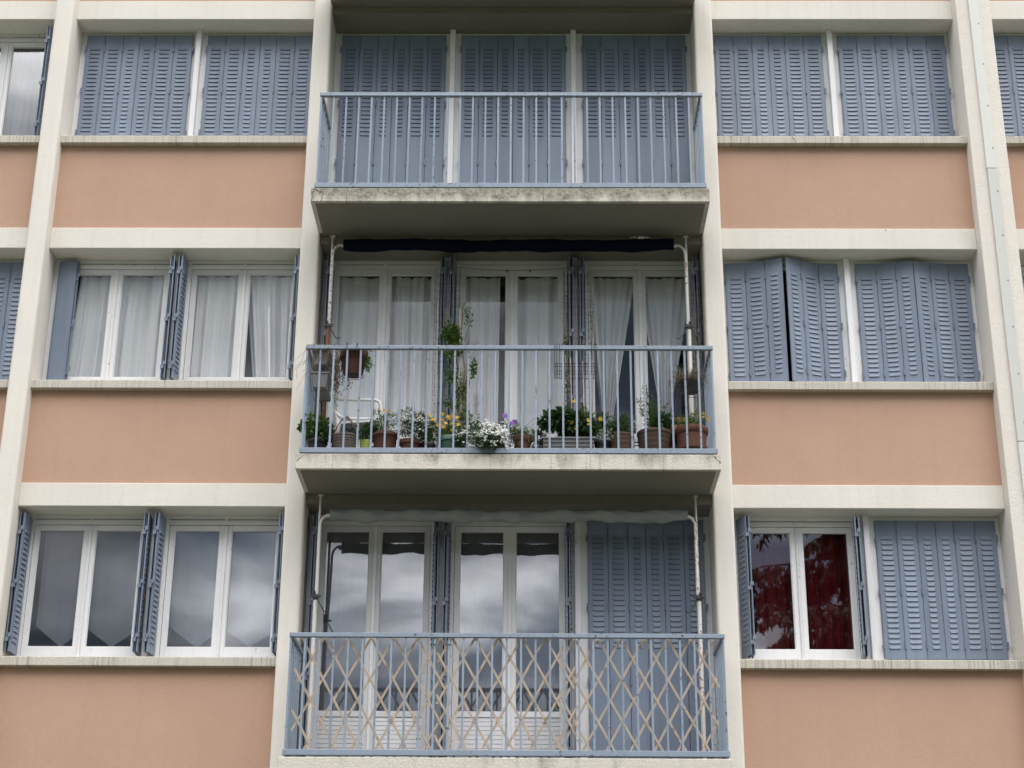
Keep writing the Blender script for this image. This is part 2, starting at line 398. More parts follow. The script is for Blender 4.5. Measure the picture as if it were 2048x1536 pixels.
# balcony slabs, the beams behind them and inner floors
BX0, BX1 = -2.14, 1.71
SZ = [6.803+2.75*k for k in (-1, 0, 1, 2)]
for k, z in enumerate(SZ):
    s = MB(); s.box(-2.154, 1.724, -.686, -.001, z, z+.148)
    mt = ['slab_stained_faint', 'slab_stained_light', 'slab_stained_heavy', 'slab_stained_light'][k]
    sl = s.build('balcony_slab', mt, B, bevel=.006)
    MB().box(-2.154+.045, 1.724-.045, -.686+.045, -.006, z-.006, z-.0005).build('soffit_panel', 'shaded_render', sl)
    b = MB(); b.box(BX0, BX1, 0.001, .6, z-.002, z+.146); b.build('floor_edge', 'shaded_render', B)
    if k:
        b = MB(); b.box(BX0, BX1, .05, .6, LB[k-1], z-.003); b.build('balcony_beam', 'shaded_render', B, bevel=.004)
        # inner threshold step
    if k < 3:
        MB().box(BX0, BX1, .40, .6, z+.147, z+.19).build('door_step', 'sill', B)
        MB().box(-2.11, 1.685, -.64, -.002, z+.1485, z+.1505).build('added_floor_sheet', 'added_floor_dark', B); MB().box(BX0+.002, BX1-.002, .0015, .3985, z+.1485, z+.1505).build('added_floor_sheet', 'added_floor_dark', B)  # dark sheet added over the slab to cut light bounced into the recess
# rooms behind: floors, ceilings, side and back walls
for k, z in enumerate(SZ): MB().box(-7.6, 7.4, .601, 4.6, z+.02, z+.146).build('room_floor', 'shaded_inner_wall', B)
MB().box(-7.6, 7.4, 4.6, 4.7, 3, 15).build('room_back_wall', 'shaded_inner_wall', B)
for x in (-7.78, -5.0, -2.23, 1.81, 4.69, 7.5): MB().box(x-.05, x+.05, .601, 4.6, 3, 15).build('room_wall', 'shaded_inner_wall', B)

# ------------------------------------------------------------------ shutters
RH = {}
def panel_mesh(w, h, lw, tall, blind=False):
    """folding steel shutter panel: sheet with 22 pressed louvres open below, folded side flanges; origin at its lower left edge, outer face towards -y"""
    key = (round(w,3), round(h,3), round(lw,3), tall, blind)
    if key in RH: return RH[key]
    s = MB(); top = h; zt = LB[0]-.045            # panel top is LB-.045
    l0 = (w-lw)/2; l1 = l0+lw
    rows = [h+.045-.236-.0507*i for i in range(22)]   # height of each slot above the panel's foot
    t = .0015
    g = .002
    s.add([(g,0,0),(l0,0,0),(l0,0,h),(g,0,h)], [(0,1,2,3)]); s.add([(l1,0,0),(w-g,0,0),(w-g,0,h),(l1,0,h)], [(0,1,2,3)])
    oz = .0062
    prev = h
    for z in rows:
        s.add([(l0,0,z+oz),(l1,0,z+oz),(l1,0,prev),(l0,0,prev)], [(0,1,2,3)])
        if blind: s.add([(l0,.001,z),(l1,.001,z),(l1,.001,z+oz),(l0,.001,z+oz)], [(0,1,2,3)])
        # hood
        a = .010; d = -.0095
        s.add([(l0,0,z+.037),(l1,0,z+.037),(l1-a,d,z+.001),(l0+a,d,z+.001),(l0,0,z),(l1,0,z)], [(0,3,2,1),(0,4,3),(1,2,5)])
        prev = z
    s.add([(l0,0,0),(l1,0,0),(l1,0,prev),(l0,0,prev)], [(0,1,2,3)])
    dp = .009
    s.add([(g,0,0),(g,dp,0),(g,dp,h),(g,0,h)], [(0,3,2,1)]); s.add([(w-g,0,0),(w-g,dp,0),(w-g,dp,h),(w-g,0,h)], [(0,1,2,3)])
    s.add([(g,dp,0),(g+.007,dp,0),(g+.007,dp,h),(g,dp,h)], [(0,1,2,3)]); s.add([(w-g,dp,0),(w-g-.007,dp,0),(w-g-.007,dp,h),(w-g,dp,h)], [(0,3,2,1)])
    s.add([(g,0,h),(w-g,0,h),(w-g,dp,h),(g,dp,h)], [(0,1,2,3)]); s.add([(g,0,0),(w-g,0,0),(w-g,dp,0),(g,dp,0)], [(0,3,2,1)])
    # raised seams beside the flanges
    s.box(g+.004, g+.008, -.002, 0, .01, h-.01); s.box(w-g-.008, w-g-.004, -.002, 0, .01, h-.01)
    me = bpy.data.meshes.new('shutter_panel'); me.from_pydata(s.v, [], s.f); me.update(); me.materials.append(M['shutter_paint'])
    RH[key] = me; return me
def hinge_mesh(h, tall, closed):
    key = ('h', closed)
    if key in RH: return RH[key]
    s = MB()
    for zc_ in (0,):
        if closed:
            s.tube([(0,-.011,zc_-.034),(0,-.011,zc_+.034)], .0085, 8); s.box(-.013,.0,-.003,.001,zc_-.03,zc_+.002); s.box(0,.013,-.003,.001,zc_-.002,zc_+.03)
        else:
            s.tube([(0,-.007,zc_-.04),(0,-.007,zc_+.04)], .006, 8); s.box(-.028,.004,-.010,-.001,zc_-.04,zc_-.003); s.box(-.004,.028,-.010,-.001,zc_+.003,zc_+.04)
    me = bpy.data.meshes.new('hinge'); me.from_pydata(s.v, [], s.f); me.update(); me.materials.append(M['hinge_metal'])
    RH[key] = me; return me
def hinges_at(parent, x, y, rz, h, tall, cl):
    for z in ([-.225,-.748,-1.265] if not tall else [-.225,-.91,-1.62,-2.3]):
        inst('hinge', hinge_mesh(h, tall, cl), parent, (x, y, h+.045+z), rz)
def inst(name, me, parent, loc, rz):
    o = bpy.data.objects.new(name, me); col.objects.link(o); o.parent = parent; o.location = loc; o.rotation_euler = (0,0,rz); return o
YC = .395
def leaf(segs, hinges, z0, z1, tall, label=None, closed=True):
    """segs: [(p0, p1, louvre width)], each panel from its left to its right end as when shut; hinges: [(x, y, rz)]"""
    L = empty('shutter', (segs[0][0][0], segs[0][0][1], z0), B)
    if label: L['label'] = label
    for p0, p1, w, lw in segs:
        a = math.atan2(p1[1]-p0[1], p1[0]-p0[0])
        inst('shutter_panel', panel_mesh(w, z1-z0, lw, tall, blind=(p1[0] < p0[0] and abs(p1[1]-p0[1]) < .06)), L, (p0[0]-segs[0][0][0], p0[1]-segs[0][0][1], 0), a)
    for x, y, rz, cl in hinges:
        hinges_at(L, x-segs[0][0][0], y-segs[0][0][1], rz, z1-z0, tall, cl)
    return L
def closed_pair(x0, x1, z0, z1, tall, label=None, jit=0):
    w = (x1-x0)/2; a = w*.3475; c = w-2*a
    for s_ in (0, 1):
        dy = random.uniform(-.004, .004)
        if s_ == 0:
            xs = [x0, x0+a, x0+2*a, x0+w]; lws = (.112, .112, .075)
            hg = [x0-.004, xs[1], xs[2]]
        else:
            xs = [x0+w, x0+w+c, x0+w+c+a, x1]; lws = (.075, .112, .112)
            hg = [xs[1], xs[2], x1+.004]
        segs = [((xs[i], YC+dy*(1 if i % 2 else -.3)), (xs[i+1], YC+dy*(1 if (i+1) % 2 else -.3)), xs[i+1]-xs[i], lws[i]) for i in range(3)]
        leaf(segs, [(h, YC+.002, 0, True) for h in hg], z0, z1, tall, label)
WA, WC = .2, .175
def seg(p, q, which): return (p, q, WA if which != 'C' else WC, .112 if which != 'C' else .075)
def open_leaf(hx, side, z0, z1, tall, fa=-.060, fb=-.018, ab=-.030, bb=-.004, label=None, depth=.2):
    """folded stack; side +1: hinged at its left end, -1 the mirror; fa, fb: front ends of the first and second panel, ab, bb: their back ends"""
    yb, yf = .405, .405-depth
    X = lambda d: hx+side*d
    cf, cb = (fa+fb)/2+.004, (ab+bb)/2
    pa, pb = (X(ab), yb), (X(fa), yf); qa, qb = (X(fb), yf), (X(bb), yb-.005); ra, rb_ = (X(cb), yb-.012), (X(cf), yf+.03)
    if side > 0: segs = [seg(pa, pb, 'A'), seg(qa, qb, 'B'), seg(ra, rb_, 'C')]
    else: segs = [seg(rb_, ra, 'C'), seg(qb, qa, 'B'), seg(pb, pa, 'A')]
    return leaf(segs, [((X(fa)+X(fb))/2, yf-.002, 0, False)], z0, z1, tall, label)

# ------------------------------------------------------------------ window joinery
def opening(x0, x1, k, tall, full, panels=False):
    """one window or French window in the opening x0..x1 of storey k; full: the sashes can be seen"""
    zt = LB[k]-.04; zb = (LB[k]-1.425) if not tall else SZ[k]+.19
    w = MB()
    j = .03
    w.box(x0, x0+j, .44, .50, zb, zt); w.box(x1-j, x1, .44, .50, zb, zt)
    w.box(x0+j, x1-j, .44, .50, zt-.055, zt-.012); w.box(x0+j, x1-j, .455, .50, zt-.012, zt)
    w.box(x0+j, x1-j, .44, .52, zb, zb+.03)
    fr = w.build('window', 'white_paint', B, bevel=.002)
    if not full: return fr
    fr['label'] = 'white framed French window behind the balcony' if tall else 'white framed window with two glazed sashes'
    xc = (x0+x1)/2
    r_ = MB(); r_.xprism([(.452,zt-.010),(.470,zt-.010),(.470,zt-.003),(.452,zt-.003)], x0+j, x1-j); r_.tube([(xc,.452,zt-.008),(xc,.43,zt-.008)], .013, 10)
    r_.build('guide_rail', 'white_paint', fr)
    for s_, (a, b) in enumerate(((x0+j+.004, xc-.002), (xc+.002, x1-j-.004))):
        st = .048; ci = .055
        la, lb_ = (st, ci) if s_ == 0 else (ci, st)
        top = zt-.06; bot = zb+.036; gt = LB[k]-.155; gb = (LB[k]-1.292) if not tall else SZ[k]+.147+.625
        q = MB(); q.box(a, a+la, .452, .49, bot, top); q.box(b-lb_, b, .452, .49, bot, top)
        q.box(a+la, b-lb_, .452, .49, gt, top)
        if not tall: q.box(a+la, b-lb_, .452, .49, bot, gb)
        else:
            q.box(a+la, b-lb_, .452, .49, gb-.055, gb); q.box(a+la, b-lb_, .452, .49, bot, bot+.04)
        # glazing bead
        for (u0, u1) in ((a+la, a+la+.009), (b-lb_-.009, b-lb_)): q.box(u0, u1, .460, .484, gb, gt)
        sash = q.build('sash', 'white_paint', fr, bevel=.003)
        MB().box(a+la-.002, b-lb_+.002, .474, .478, gb-.002, gt+.002).build('pane', 'glass', fr)
        if tall:
            n = 11; z = bot+.04; dz = (gb-.055-z)/n; q = MB()
            for i in range(n): q.box(a+la, b-lb_, .462, .48, z+i*dz+.003, z+(i+1)*dz-.003)
            q.box(a+la, b-lb_, .470, .482, z, gb-.055); q.build('door_panel', 'white_paint', fr, bevel=.001)
    # cover strip and handle bar at the meeting stiles
    MB().box(xc-.012, xc+.018, .437, .4515, zb+.05, zt-.065).build('cover_strip', 'white_paint', fr, bevel=.003)
    if not tall:
        q = MB()
        for dx in (-.36, -.12, .02, .25): q.box(xc+dx, xc+dx+.022, .425, .4395, zb+.004, zb+.012)
        q.box(xc-.008, xc+.02, .425, .4515, zb+.01, zb+.05); q.build('catch', 'white_paint', fr)
    return fr
def surround(x0, x1, opens, k, tall):
    """white boards left, right and between the openings, and the narrow rib on each middle board"""
    zb = (LB[k]-1.425) if not tall else SZ[k]+.146; zt = LB[k]-.001
    w = MB(); edges = [x0]+[e for o in opens for e in o]+[x1]
    for i in range(0, len(edges), 2): w.box(edges[i]+.0005, edges[i+1]-.0005, .425, .51, zb, zt)
    for o in opens: w.box(o[0], o[1], .43, .51, LB[k]-.038, zt)
    s = w.build('window_board', 'white_paint', B, bevel=.002)
    for i in range(len(opens)-1):
        m_ = (opens[i][1]+opens[i+1][0])/2-.008
        q = MB(); q.box(m_-.028, m_+.028, .345, .4245, zb, LB[k]-.001); q.build('mullion', 'white_paint', s, bevel=.006)
    return s

LO = [(-4.845,-3.69), (-3.53,-2.375)]; RO = [(1.972,3.127), (3.303,4.455)]
LLO = [(a-2.774, b-2.774) for a, b in LO]; RRO = [(a+2.962, b+2.962) for a, b in RO]
BO = [(-2.066,-.938), (-.768,.356), (.541,1.655)]
def shut_z(k, tall): return ((LB[k]-1.396) if not tall else SZ[k]+.21, LB[k]-.045)
for k in range(3):
    for (x0, x1), ops in zip(BAYS, (LLO, LO, RO, RRO)): surround(x0, x1, ops, k, False)
    surround(BX0, BX1, BO, k, True)
# top storey: everything shut except the far left window
z0, z1 = shut_z(2, False)
for ops in (LO, RO, RRO):
    for a, b in ops: opening(a, b, 2, False, False); closed_pair(a, b, z0, z1, False)
a, b = LLO[0]; opening(a, b, 2, False, False); closed_pair(a, b, z0, z1, False)
a, b = LLO[1]; opening(a, b, 2, False, True); open_leaf(b, -1, z0, z1, False, fa=.050, fb=.084, ab=.0, bb=.04, label='folded shutter edge-on beside the far left pillar')
for a, b in BO: opening(a, b, 2, True, False); closed_pair(a, b, *shut_z(2, True), True)
# middle storey
z0, z1 = shut_z(1, False)
for a, b in LLO: opening(a, b, 1, False, False); closed_pair(a, b, z0, z1, False)
for a, b in LO: opening(a, b, 1, False, True)
leaf([((-4.845,.415),(-4.648,.385),WA,.112), ((-4.655,.352),(-4.852,.388),WA,.112), ((-4.645,.372),(-4.655,.43),.06,.02)], [(-4.643,.362,R(-8),False)], z0, z1, False, 'shutter folded flat on itself, its plain inner face turned outwards')
open_leaf(-3.69, -1, z0, z1, False)
open_leaf(-3.53, +1, z0, z1, False)
open_leaf(-2.375, -1, z0, z1, False, fa=-.006, fb=.03, ab=-.008, bb=.02)
for a, b in RO: opening(a, b, 1, False, False)
def zig(pts, side, label):
    """three panels through four plan points (left to right)"""
    ws = (WA, WA, WC) if side > 0 else (WC, WA, WA); lw = (.112, .112, .075) if side > 0 else (.075, .112, .112)
    segs = []; hg = []
    for i in range(3):
        L_ = math.hypot(pts[i+1][0]-pts[i][0], pts[i+1][1]-pts[i][1])
        segs.append((pts[i], pts[i+1], L_, lw[i]))
    for i in range(4):
        if (side > 0 and i == 3) or (side < 0 and i == 0): continue
        hg.append((pts[i][0], pts[i][1], 0, True))
    return leaf(segs, hg, z0, z1, False, label)
zig([(1.975,.397),(2.176,.382),(2.37,.325),(2.54,.262)], 1, 'half-open shutter leaf standing proud of the window')
zig([(2.573,.248),(2.738,.322),(2.927,.395),(3.125,.397)], -1, 'half-open shutter leaf standing proud of the window')
zig([(3.306,.397),(3.512,.390),(3.703,.350),(3.876,.318)], 1, 'slightly ajar shutter leaf')
zig([(3.881,.318),(4.058,.372),(4.250,.395),(4.455,.397)], -1, 'slightly ajar shutter leaf')
for i, (a, b) in enumerate(RRO): opening(a, b, 1, False, True); 
open_leaf(RRO[0][0], 1, z0, z1, False); closed_pair(*RRO[1], z0, z1, False)
zt0, zt1 = shut_z(1, True)
for i, (a, b) in enumerate(BO):
    opening(a, b, 1, True, True)
    open_leaf(a, +1, zt0, zt1, True) if i else open_leaf(a, +1, zt0, zt1, True, fa=-.01, fb=.025, ab=-.02, bb=.01)
    open_leaf(b, -1, zt0, zt1, True) if i < 2 else open_leaf(b, -1, zt0, zt1, True, fa=-.01, fb=.03, ab=-.02, bb=.01)
# bottom storey
z0, z1 = shut_z(0, False)
for a, b in LLO: opening(a, b, 0, False, False); closed_pair(a, b, z0, z1, False)
for i, (a, b) in enumerate(LO): opening(a, b, 0, False, True)
open_leaf(-4.845, +1, z0, z1, False, fa=-.045, fb=.002, ab=-.03, bb=.015)
open_leaf(-3.69, -1, z0, z1, False, fa=-.035, fb=.010, ab=-.025, bb=.006)
open_leaf(-3.53, +1, z0, z1, False, fa=-.068, fb=-.025, ab=-.035, bb=-.004)
open_leaf(-2.375, -1, z0, z1, False, fa=-.006, fb=.03, ab=-.008, bb=.02)
opening(*RO[0], 0, False, True); opening(*RO[1], 0, False, False)
open_leaf(RO[0][0], +1, z0, z1, False, fa=.070, fb=.102, ab=.0, bb=.10, depth=.2)
open_leaf(RO[0][1], -1, z0, z1, False, fa=.012, fb=.055, ab=-.005, bb=.03)
closed_pair(*RO[1], z0, z1, False)
for a, b in RRO: opening(a, b, 0, False, False); closed_pair(a, b, z0, z1, False)
zt0, zt1 = shut_z(0, True)
opening(*BO[0], 0, True, True); opening(*BO[1], 0, True, True); opening(*BO[2], 0, True, False)
open_leaf(BO[0][0], +1, zt0, zt1, True, fa=-.015, fb=.02, ab=-.02, bb=.01)
open_leaf(BO[0][1], -1, zt0, zt1, True)
open_leaf(BO[1][0], +1, zt0, zt1, True)
open_leaf(BO[1][1], -1, zt0, zt1, True, fa=-.01, fb=.025, ab=-.02, bb=.01)
closed_pair(*BO[2], zt0, zt1, True)

# ------------------------------------------------------------------ balcony railings
for k in range(3):
    fz = SZ[k]+.148; top = fz+1.086; xa, xb = -2.116, 1.690; yf = -.655
    q = MB(); q.box(xa-.004, xb+.004, yf-.022, yf+.022, top-.038, top)
    q.box(xa-.004, xa+.032, yf+.0225, -.003, top-.038, top); q.box(xb-.032, xb+.004, yf+.0225, -.003, top-.038, top)
    rail = q.build('railing', 'rail_paint', B, bevel=.003)
    if k == 0: rail['label'] = 'blue-grey railing with wooden trellis tied behind its bars'
    if k == 1: rail['label'] = 'blue-grey railing in front of the flower pots'
    if k == 2: rail['label'] = 'blue-grey railing with rust spots on its bars'
    gp = .018 if k == 0 else .012
    q = MB(); q.box(xa-.010, xb+.010, yf-.025, yf+.025, fz+gp, fz+gp+.049); q.box(xa-.006, xa+.034, yf+.0255, -.003, fz+gp+.002, fz+gp+.045); q.box(xb-.034, xb+.006, yf+.0255, -.003, fz+gp+.002, fz+gp+.045)
    for xx in (xa+.01, -.2, xb-.03): q.box(xx, xx+.025, yf-.012, yf+.012, fz-.002, fz+gp-.0005)
    q.build('bottom_rail', 'rail_paint', rail, bevel=.003)
    me = MB().box(-.009, .009, -.010, .010, fz+gp+.0495, top-.0385).build('baluster', 'rail_paint', rail, bevel=.0015)
    n = 31
    for i in range(n):
        x = xa+.010+i*(xb-xa-.020)/(n-1)
        o = me if i == 0 else me.copy()
        if i: col.objects.link(o)
        o.parent = rail; o.location = (x, yf, 0)
    for x in (xa+.012, xb-.012):
        q = MB()
        for i in range(5): y = yf+.126*(i+1); q.box(x-.009, x+.009, y-.010, y+.010, fz+gp+.0455, top-.0385)
        tag(q.build('side_bars', 'rail_paint', rail, bevel=.0015), kind='stuff')

# cracks in slab corners and sills
def crack(pts, parent=B, w=.0035):
    MB().tube(pts, [w*random.uniform(.3, 1) for _ in pts], 5).build('crack', 'dark_metal', parent)
def cpath(a, b, n=8, j=.012):
    pts = []
    for i in range(n+1):
        t = i/n; pts.append((a[0]+(b[0]-a[0])*t+random.uniform(-j, j), a[1], a[2]+(b[2]-a[2])*t+random.uniform(-j, j)*.5))
    return pts
yk = -.6865
crack(cpath((-2.13,yk,9.70),(-2.14,yk,9.56))); crack(cpath((-2.04,yk,9.70),(-2.045,yk,9.56))); crack(cpath((-2.13,yk,9.69),(-2.04,yk,9.655)))
crack(cpath((-2.08,yk,6.94),(-2.145,yk,6.87))); crack(cpath((1.66,yk,6.945),(1.718,yk,6.865)))
crack(cpath((-3.60,YS-.0005,8.0),(-3.585,YS-.0005,7.915),6,.005)); crack(cpath((2.69,YS-.0005,10.735),(2.73,YS-.0005,10.665),6,.006))

# cable trunking on the wide pillar
q = MB(); q.box(4.633, 4.737, -.028, -.0005, 10.300, 14.8); tr = q.build('cable_trunking', 'trunking_plastic', B, bevel=.003)
MB().box(4.637, 4.741, -.028, -.0005, 7.335, 10.294).build('cable_trunking', 'trunking_plastic', B, bevel=.003)
MB().box(4.639, 4.743, -.028, -.0005, 1.0, 7.329).build('cable_trunking', 'trunking_plastic', B, bevel=.003)
for i in range(19):
    z = 14.04-.501*i
    MB().tube([(4.716,-.0275,z),(4.716,-.0315,z)], .0065, 8).build('screw', 'dark_metal', tr)

# ------------------------------------------------------------------ curtains
def smooth_obj(o):
    me = o.data; me.polygons.foreach_set('use_smooth', [True]*len(me.polygons)); return o
def curtain(label, xt, xb, z0, z1, mat='curtain_white', y=.562, folds=7, amp=.018, seed=1, waist=None, group='white curtains behind the windows', zig=None, name='curtain', cat='curtain', part=None):
    rnd = random.Random(seed); nu, nv = 120, 26
    ph = [rnd.uniform(0, 6.28) for _ in range(5)]; fr = [folds*rnd.uniform(.8, 1.2), folds*rnd.uniform(1.6, 2.3), folds*.37]
    vs = []
    for j in range(nv+1):
        t = j/nv; z = z1+(z0-z1)*t
        l = xt[0]+(xb[0]-xt[0])*t; r_ = xt[1]+(xb[1]-xt[1])*t
        if waist:
            wz, wl, wr = waist; tw = (z1-wz)/(z1-z0)
            if t < tw: q = (t/tw)**1.05; l = xt[0]+(wl-xt[0])*q; r_ = xt[1]+(wr-xt[1])*q
            else: q = min(1, ((t-tw)/(1-tw))**.75); l = wl+(xb[0]-wl)*q; r_ = wr+(xb[1]-wr)*q
        for i in range(nu+1):
            s_ = i/nu
            a = 1.7*amp*(.5+.5*min(1, t*3))*(1+.25*math.sin(3*t+ph[4]))
            d = a*(1.0-2.2*abs(math.sin(3.14*fr[0]*s_+ph[0]+.35*math.sin(2.2*t+ph[1])))**.8+.28*math.sin(6.28*fr[1]*s_+ph[2]+.7*t)+.8*math.sin(6.28*fr[2]*s_+ph[3]))
            zz = z
            if zig and j == nv:
                zz = z0+zig*abs(((s_*1)*2)-1)
            elif zig: zz = z1+((z0+zig*abs(s_*2-1))-z1)*t
            vs.append((l+(r_-l)*s_, y+d, zz))
    fs = [(j*(nu+1)+i, j*(nu+1)+i+1, (j+1)*(nu+1)+i+1, (j+1)*(nu+1)+i) for j in range(nv) for i in range(nu)]
    q = MB(); q.v = vs; q.f = fs
    o = smooth_obj(q.build(name, mat)); tag(o, label, cat, group); return o
def sx(op): # sash glass ranges
    a, b = op; c = (a+b)/2; return (a+.05, c-.02), (c+.02, b-.05)
g1 = 'white curtains behind the open windows'
(s1, s2), (s3, s4) = sx(LO[0]), sx(LO[1]); zb_, zt_ = LB[1]-1.42, LB[1]-.13
curtain('white curtain with wide soft folds in the leftmost sash of the curtained window row', (s1[0]+.13, s1[1]+.04), (s1[0]+.07, s1[1]+.04), zb_, zt_, folds=4.2, amp=.02, seed=3, group=g1)
curtain('narrow strip of white curtain lining the left edge of the leftmost sash', (s1[0]-.04, s1[0]+.06), (s1[0]-.04, s1[0]+.12), zb_, zt_, y=.60, folds=2, amp=.01, seed=4, group=g1)
curtain('smooth white curtain in the sash left of the paired folded shutters', (s2[0]-.04, s2[1]+.05), (s2[0]-.04, s2[1]+.05), zb_, zt_, folds=3.1, amp=.02, seed=8, group=g1)
curtain('white curtain with many narrow folds right of the paired folded shutters', (s3[0]-.03, s3[1]+.04), (s3[0]-.03, s3[1]+.04), zb_, zt_, folds=5.2, amp=.016, seed=12, group=g1)
curtain('white curtain drawn aside at the foot, leaving a dark wedge beside the stile', (s4[0]-.03, s4[1]+.05), (s4[0]+.13, s4[1]+.05), zb_, zt_, folds=4.2, amp=.022, seed=15, group=g1)
zt_ = LB[1]-.14; zb_ = SZ[1]+.25
(s1, s2), (s3, s4), (s5, s6) = sx(BO[0]), sx(BO[1]), sx(BO[2])
curtain('plain hanging white curtain behind the hanging terracotta pot', (s1[0]-.03, s1[1]+.04), (s1[0]-.03, s1[1]+.04), zb_, zt_, folds=2.4, amp=.018, seed=21, group=g1)
curtain('tightly pleated white curtain in the second sash of the flower balcony', (s2[0]-.03, s2[1]+.05), (s2[0]-.03, s2[1]+.05), zb_, zt_, folds=7.5, amp=.018, seed=22, group=g1)
curtain('white curtain stopping short of the dark gap at the middle balcony door', (s3[0]-.05, s3[1]-.10), (s3[0]-.05, s3[1]-.115), zb_, zt_, folds=4.6, amp=.018, seed=23, group=g1)
curtain('white curtain right of the middle balcony door stile, behind the empty wire pot holder', (s4[0]-.03, s4[1]+.05), (s4[0]-.03, s4[1]+.05), zb_, zt_, folds=3.2, amp=.02, seed=24, group=g1)
curtain('white curtain tied back low, left of the pair at the right balcony door', (s5[0]-.05, s5[1]-.02), (s5[0]+.08, s5[0]+.26), zb_, zt_, folds=5.5, amp=.016, seed=25, waist=(7.66, s5[0]+.125, s5[0]+.20), group=g1)
curtain('white curtain tied back at mid height, right of the pair at the right balcony door', (s6[0]-.02, s6[1]+.05), (s6[0]+.13, s6[0]+.33), zb_, zt_, folds=5.5, amp=.016, seed=26, waist=(7.80, s6[0]+.165, s6[0]+.255), group=g1)
for (x, z, y_) in ((s5[0]+.198, 7.66, .60), (s6[0]+.26, 7.80, .60)):
    pass
# voile blinds with a pointed foot, bottom storey
g2 = 'sheer grey curtains with pointed hems'
zt_ = LB[0]-.13
for i, (a, b, lab) in enumerate(((sx(LO[0])[0][0]+.09, sx(LO[0])[0][1]+.03, 'leftmost sheer grey curtain with pointed hem in the lower left windows'), (*sx(LO[0])[1], 'sheer curtain with pointed hem just left of the lower paired shutters'), (sx(LO[1])[0][0]+.05, sx(LO[1])[0][1]+.03, 'sheer curtain with pointed hem just right of the lower paired shutters'), (*sx(LO[1])[1], 'sheer curtain with pointed hem reflecting the brightest cloud, beside the balcony pillar'))):
    curtain(lab, (a-.02, b+.04), (a-.02, b+.04), LB[0]-1.275, zt_, mat='voile', y=.56, folds=3, amp=.004, seed=30+i, zig=.20, group=g2)
g3 = 'sheer curtains behind the bottom balcony doors'
for i, ((a, b), lab) in enumerate(((sx(BO[0])[0], 'sheer curtain in the first sash of the bottom balcony'), (sx(BO[0])[1], 'sheer curtain in the second sash of the bottom balcony'), (sx(BO[1])[0], 'sheer curtain in the third sash of the bottom balcony'), (sx(BO[1])[1], 'sheer curtain in the last glazed sash beside the closed balcony shutter'))):
    curtain(lab, (a-.03, b+.04), (a-.03, b+.04), SZ[0]+.5, LB[0]-.13, mat='voile', y=.58, folds=3, amp=.003, seed=40+i, group=g3)
a, b = RO[0]
curtain('dark red curtain in the left sash of the window reflecting the cedar', (a+.03, (a+b)/2+.01), (a+.03, (a+b)/2+.01), LB[0]-1.42, LB[0]-.1, mat='curtain_red', folds=4, amp=.018, seed=50, group='dark red curtains')
curtain('dark red curtain in the right sash of the window reflecting the cedar', ((a+b)/2+.02, b-.03), ((a+b)/2+.02, b-.03), LB[0]-1.42, LB[0]-.1, mat='curtain_red', folds=4.5, amp=.018, seed=51, group='dark red curtains')
a, b = LLO[1]; c_ = (a+b)/2
curtain('grey sheer curtain behind the window cut by the upper left edge of the picture', (c_-.0, b), (c_-.0, b), LB[2]-1.42, LB[2]-.16, mat='curtain_grey', folds=3, amp=.016, seed=60)
curtain('grey curtain in the window beyond the upper left edge', (a, c_-.02), (a, c_-.02), LB[2]-1.42, LB[2]-.16, mat='curtain_grey', folds=3, amp=.016, seed=61)

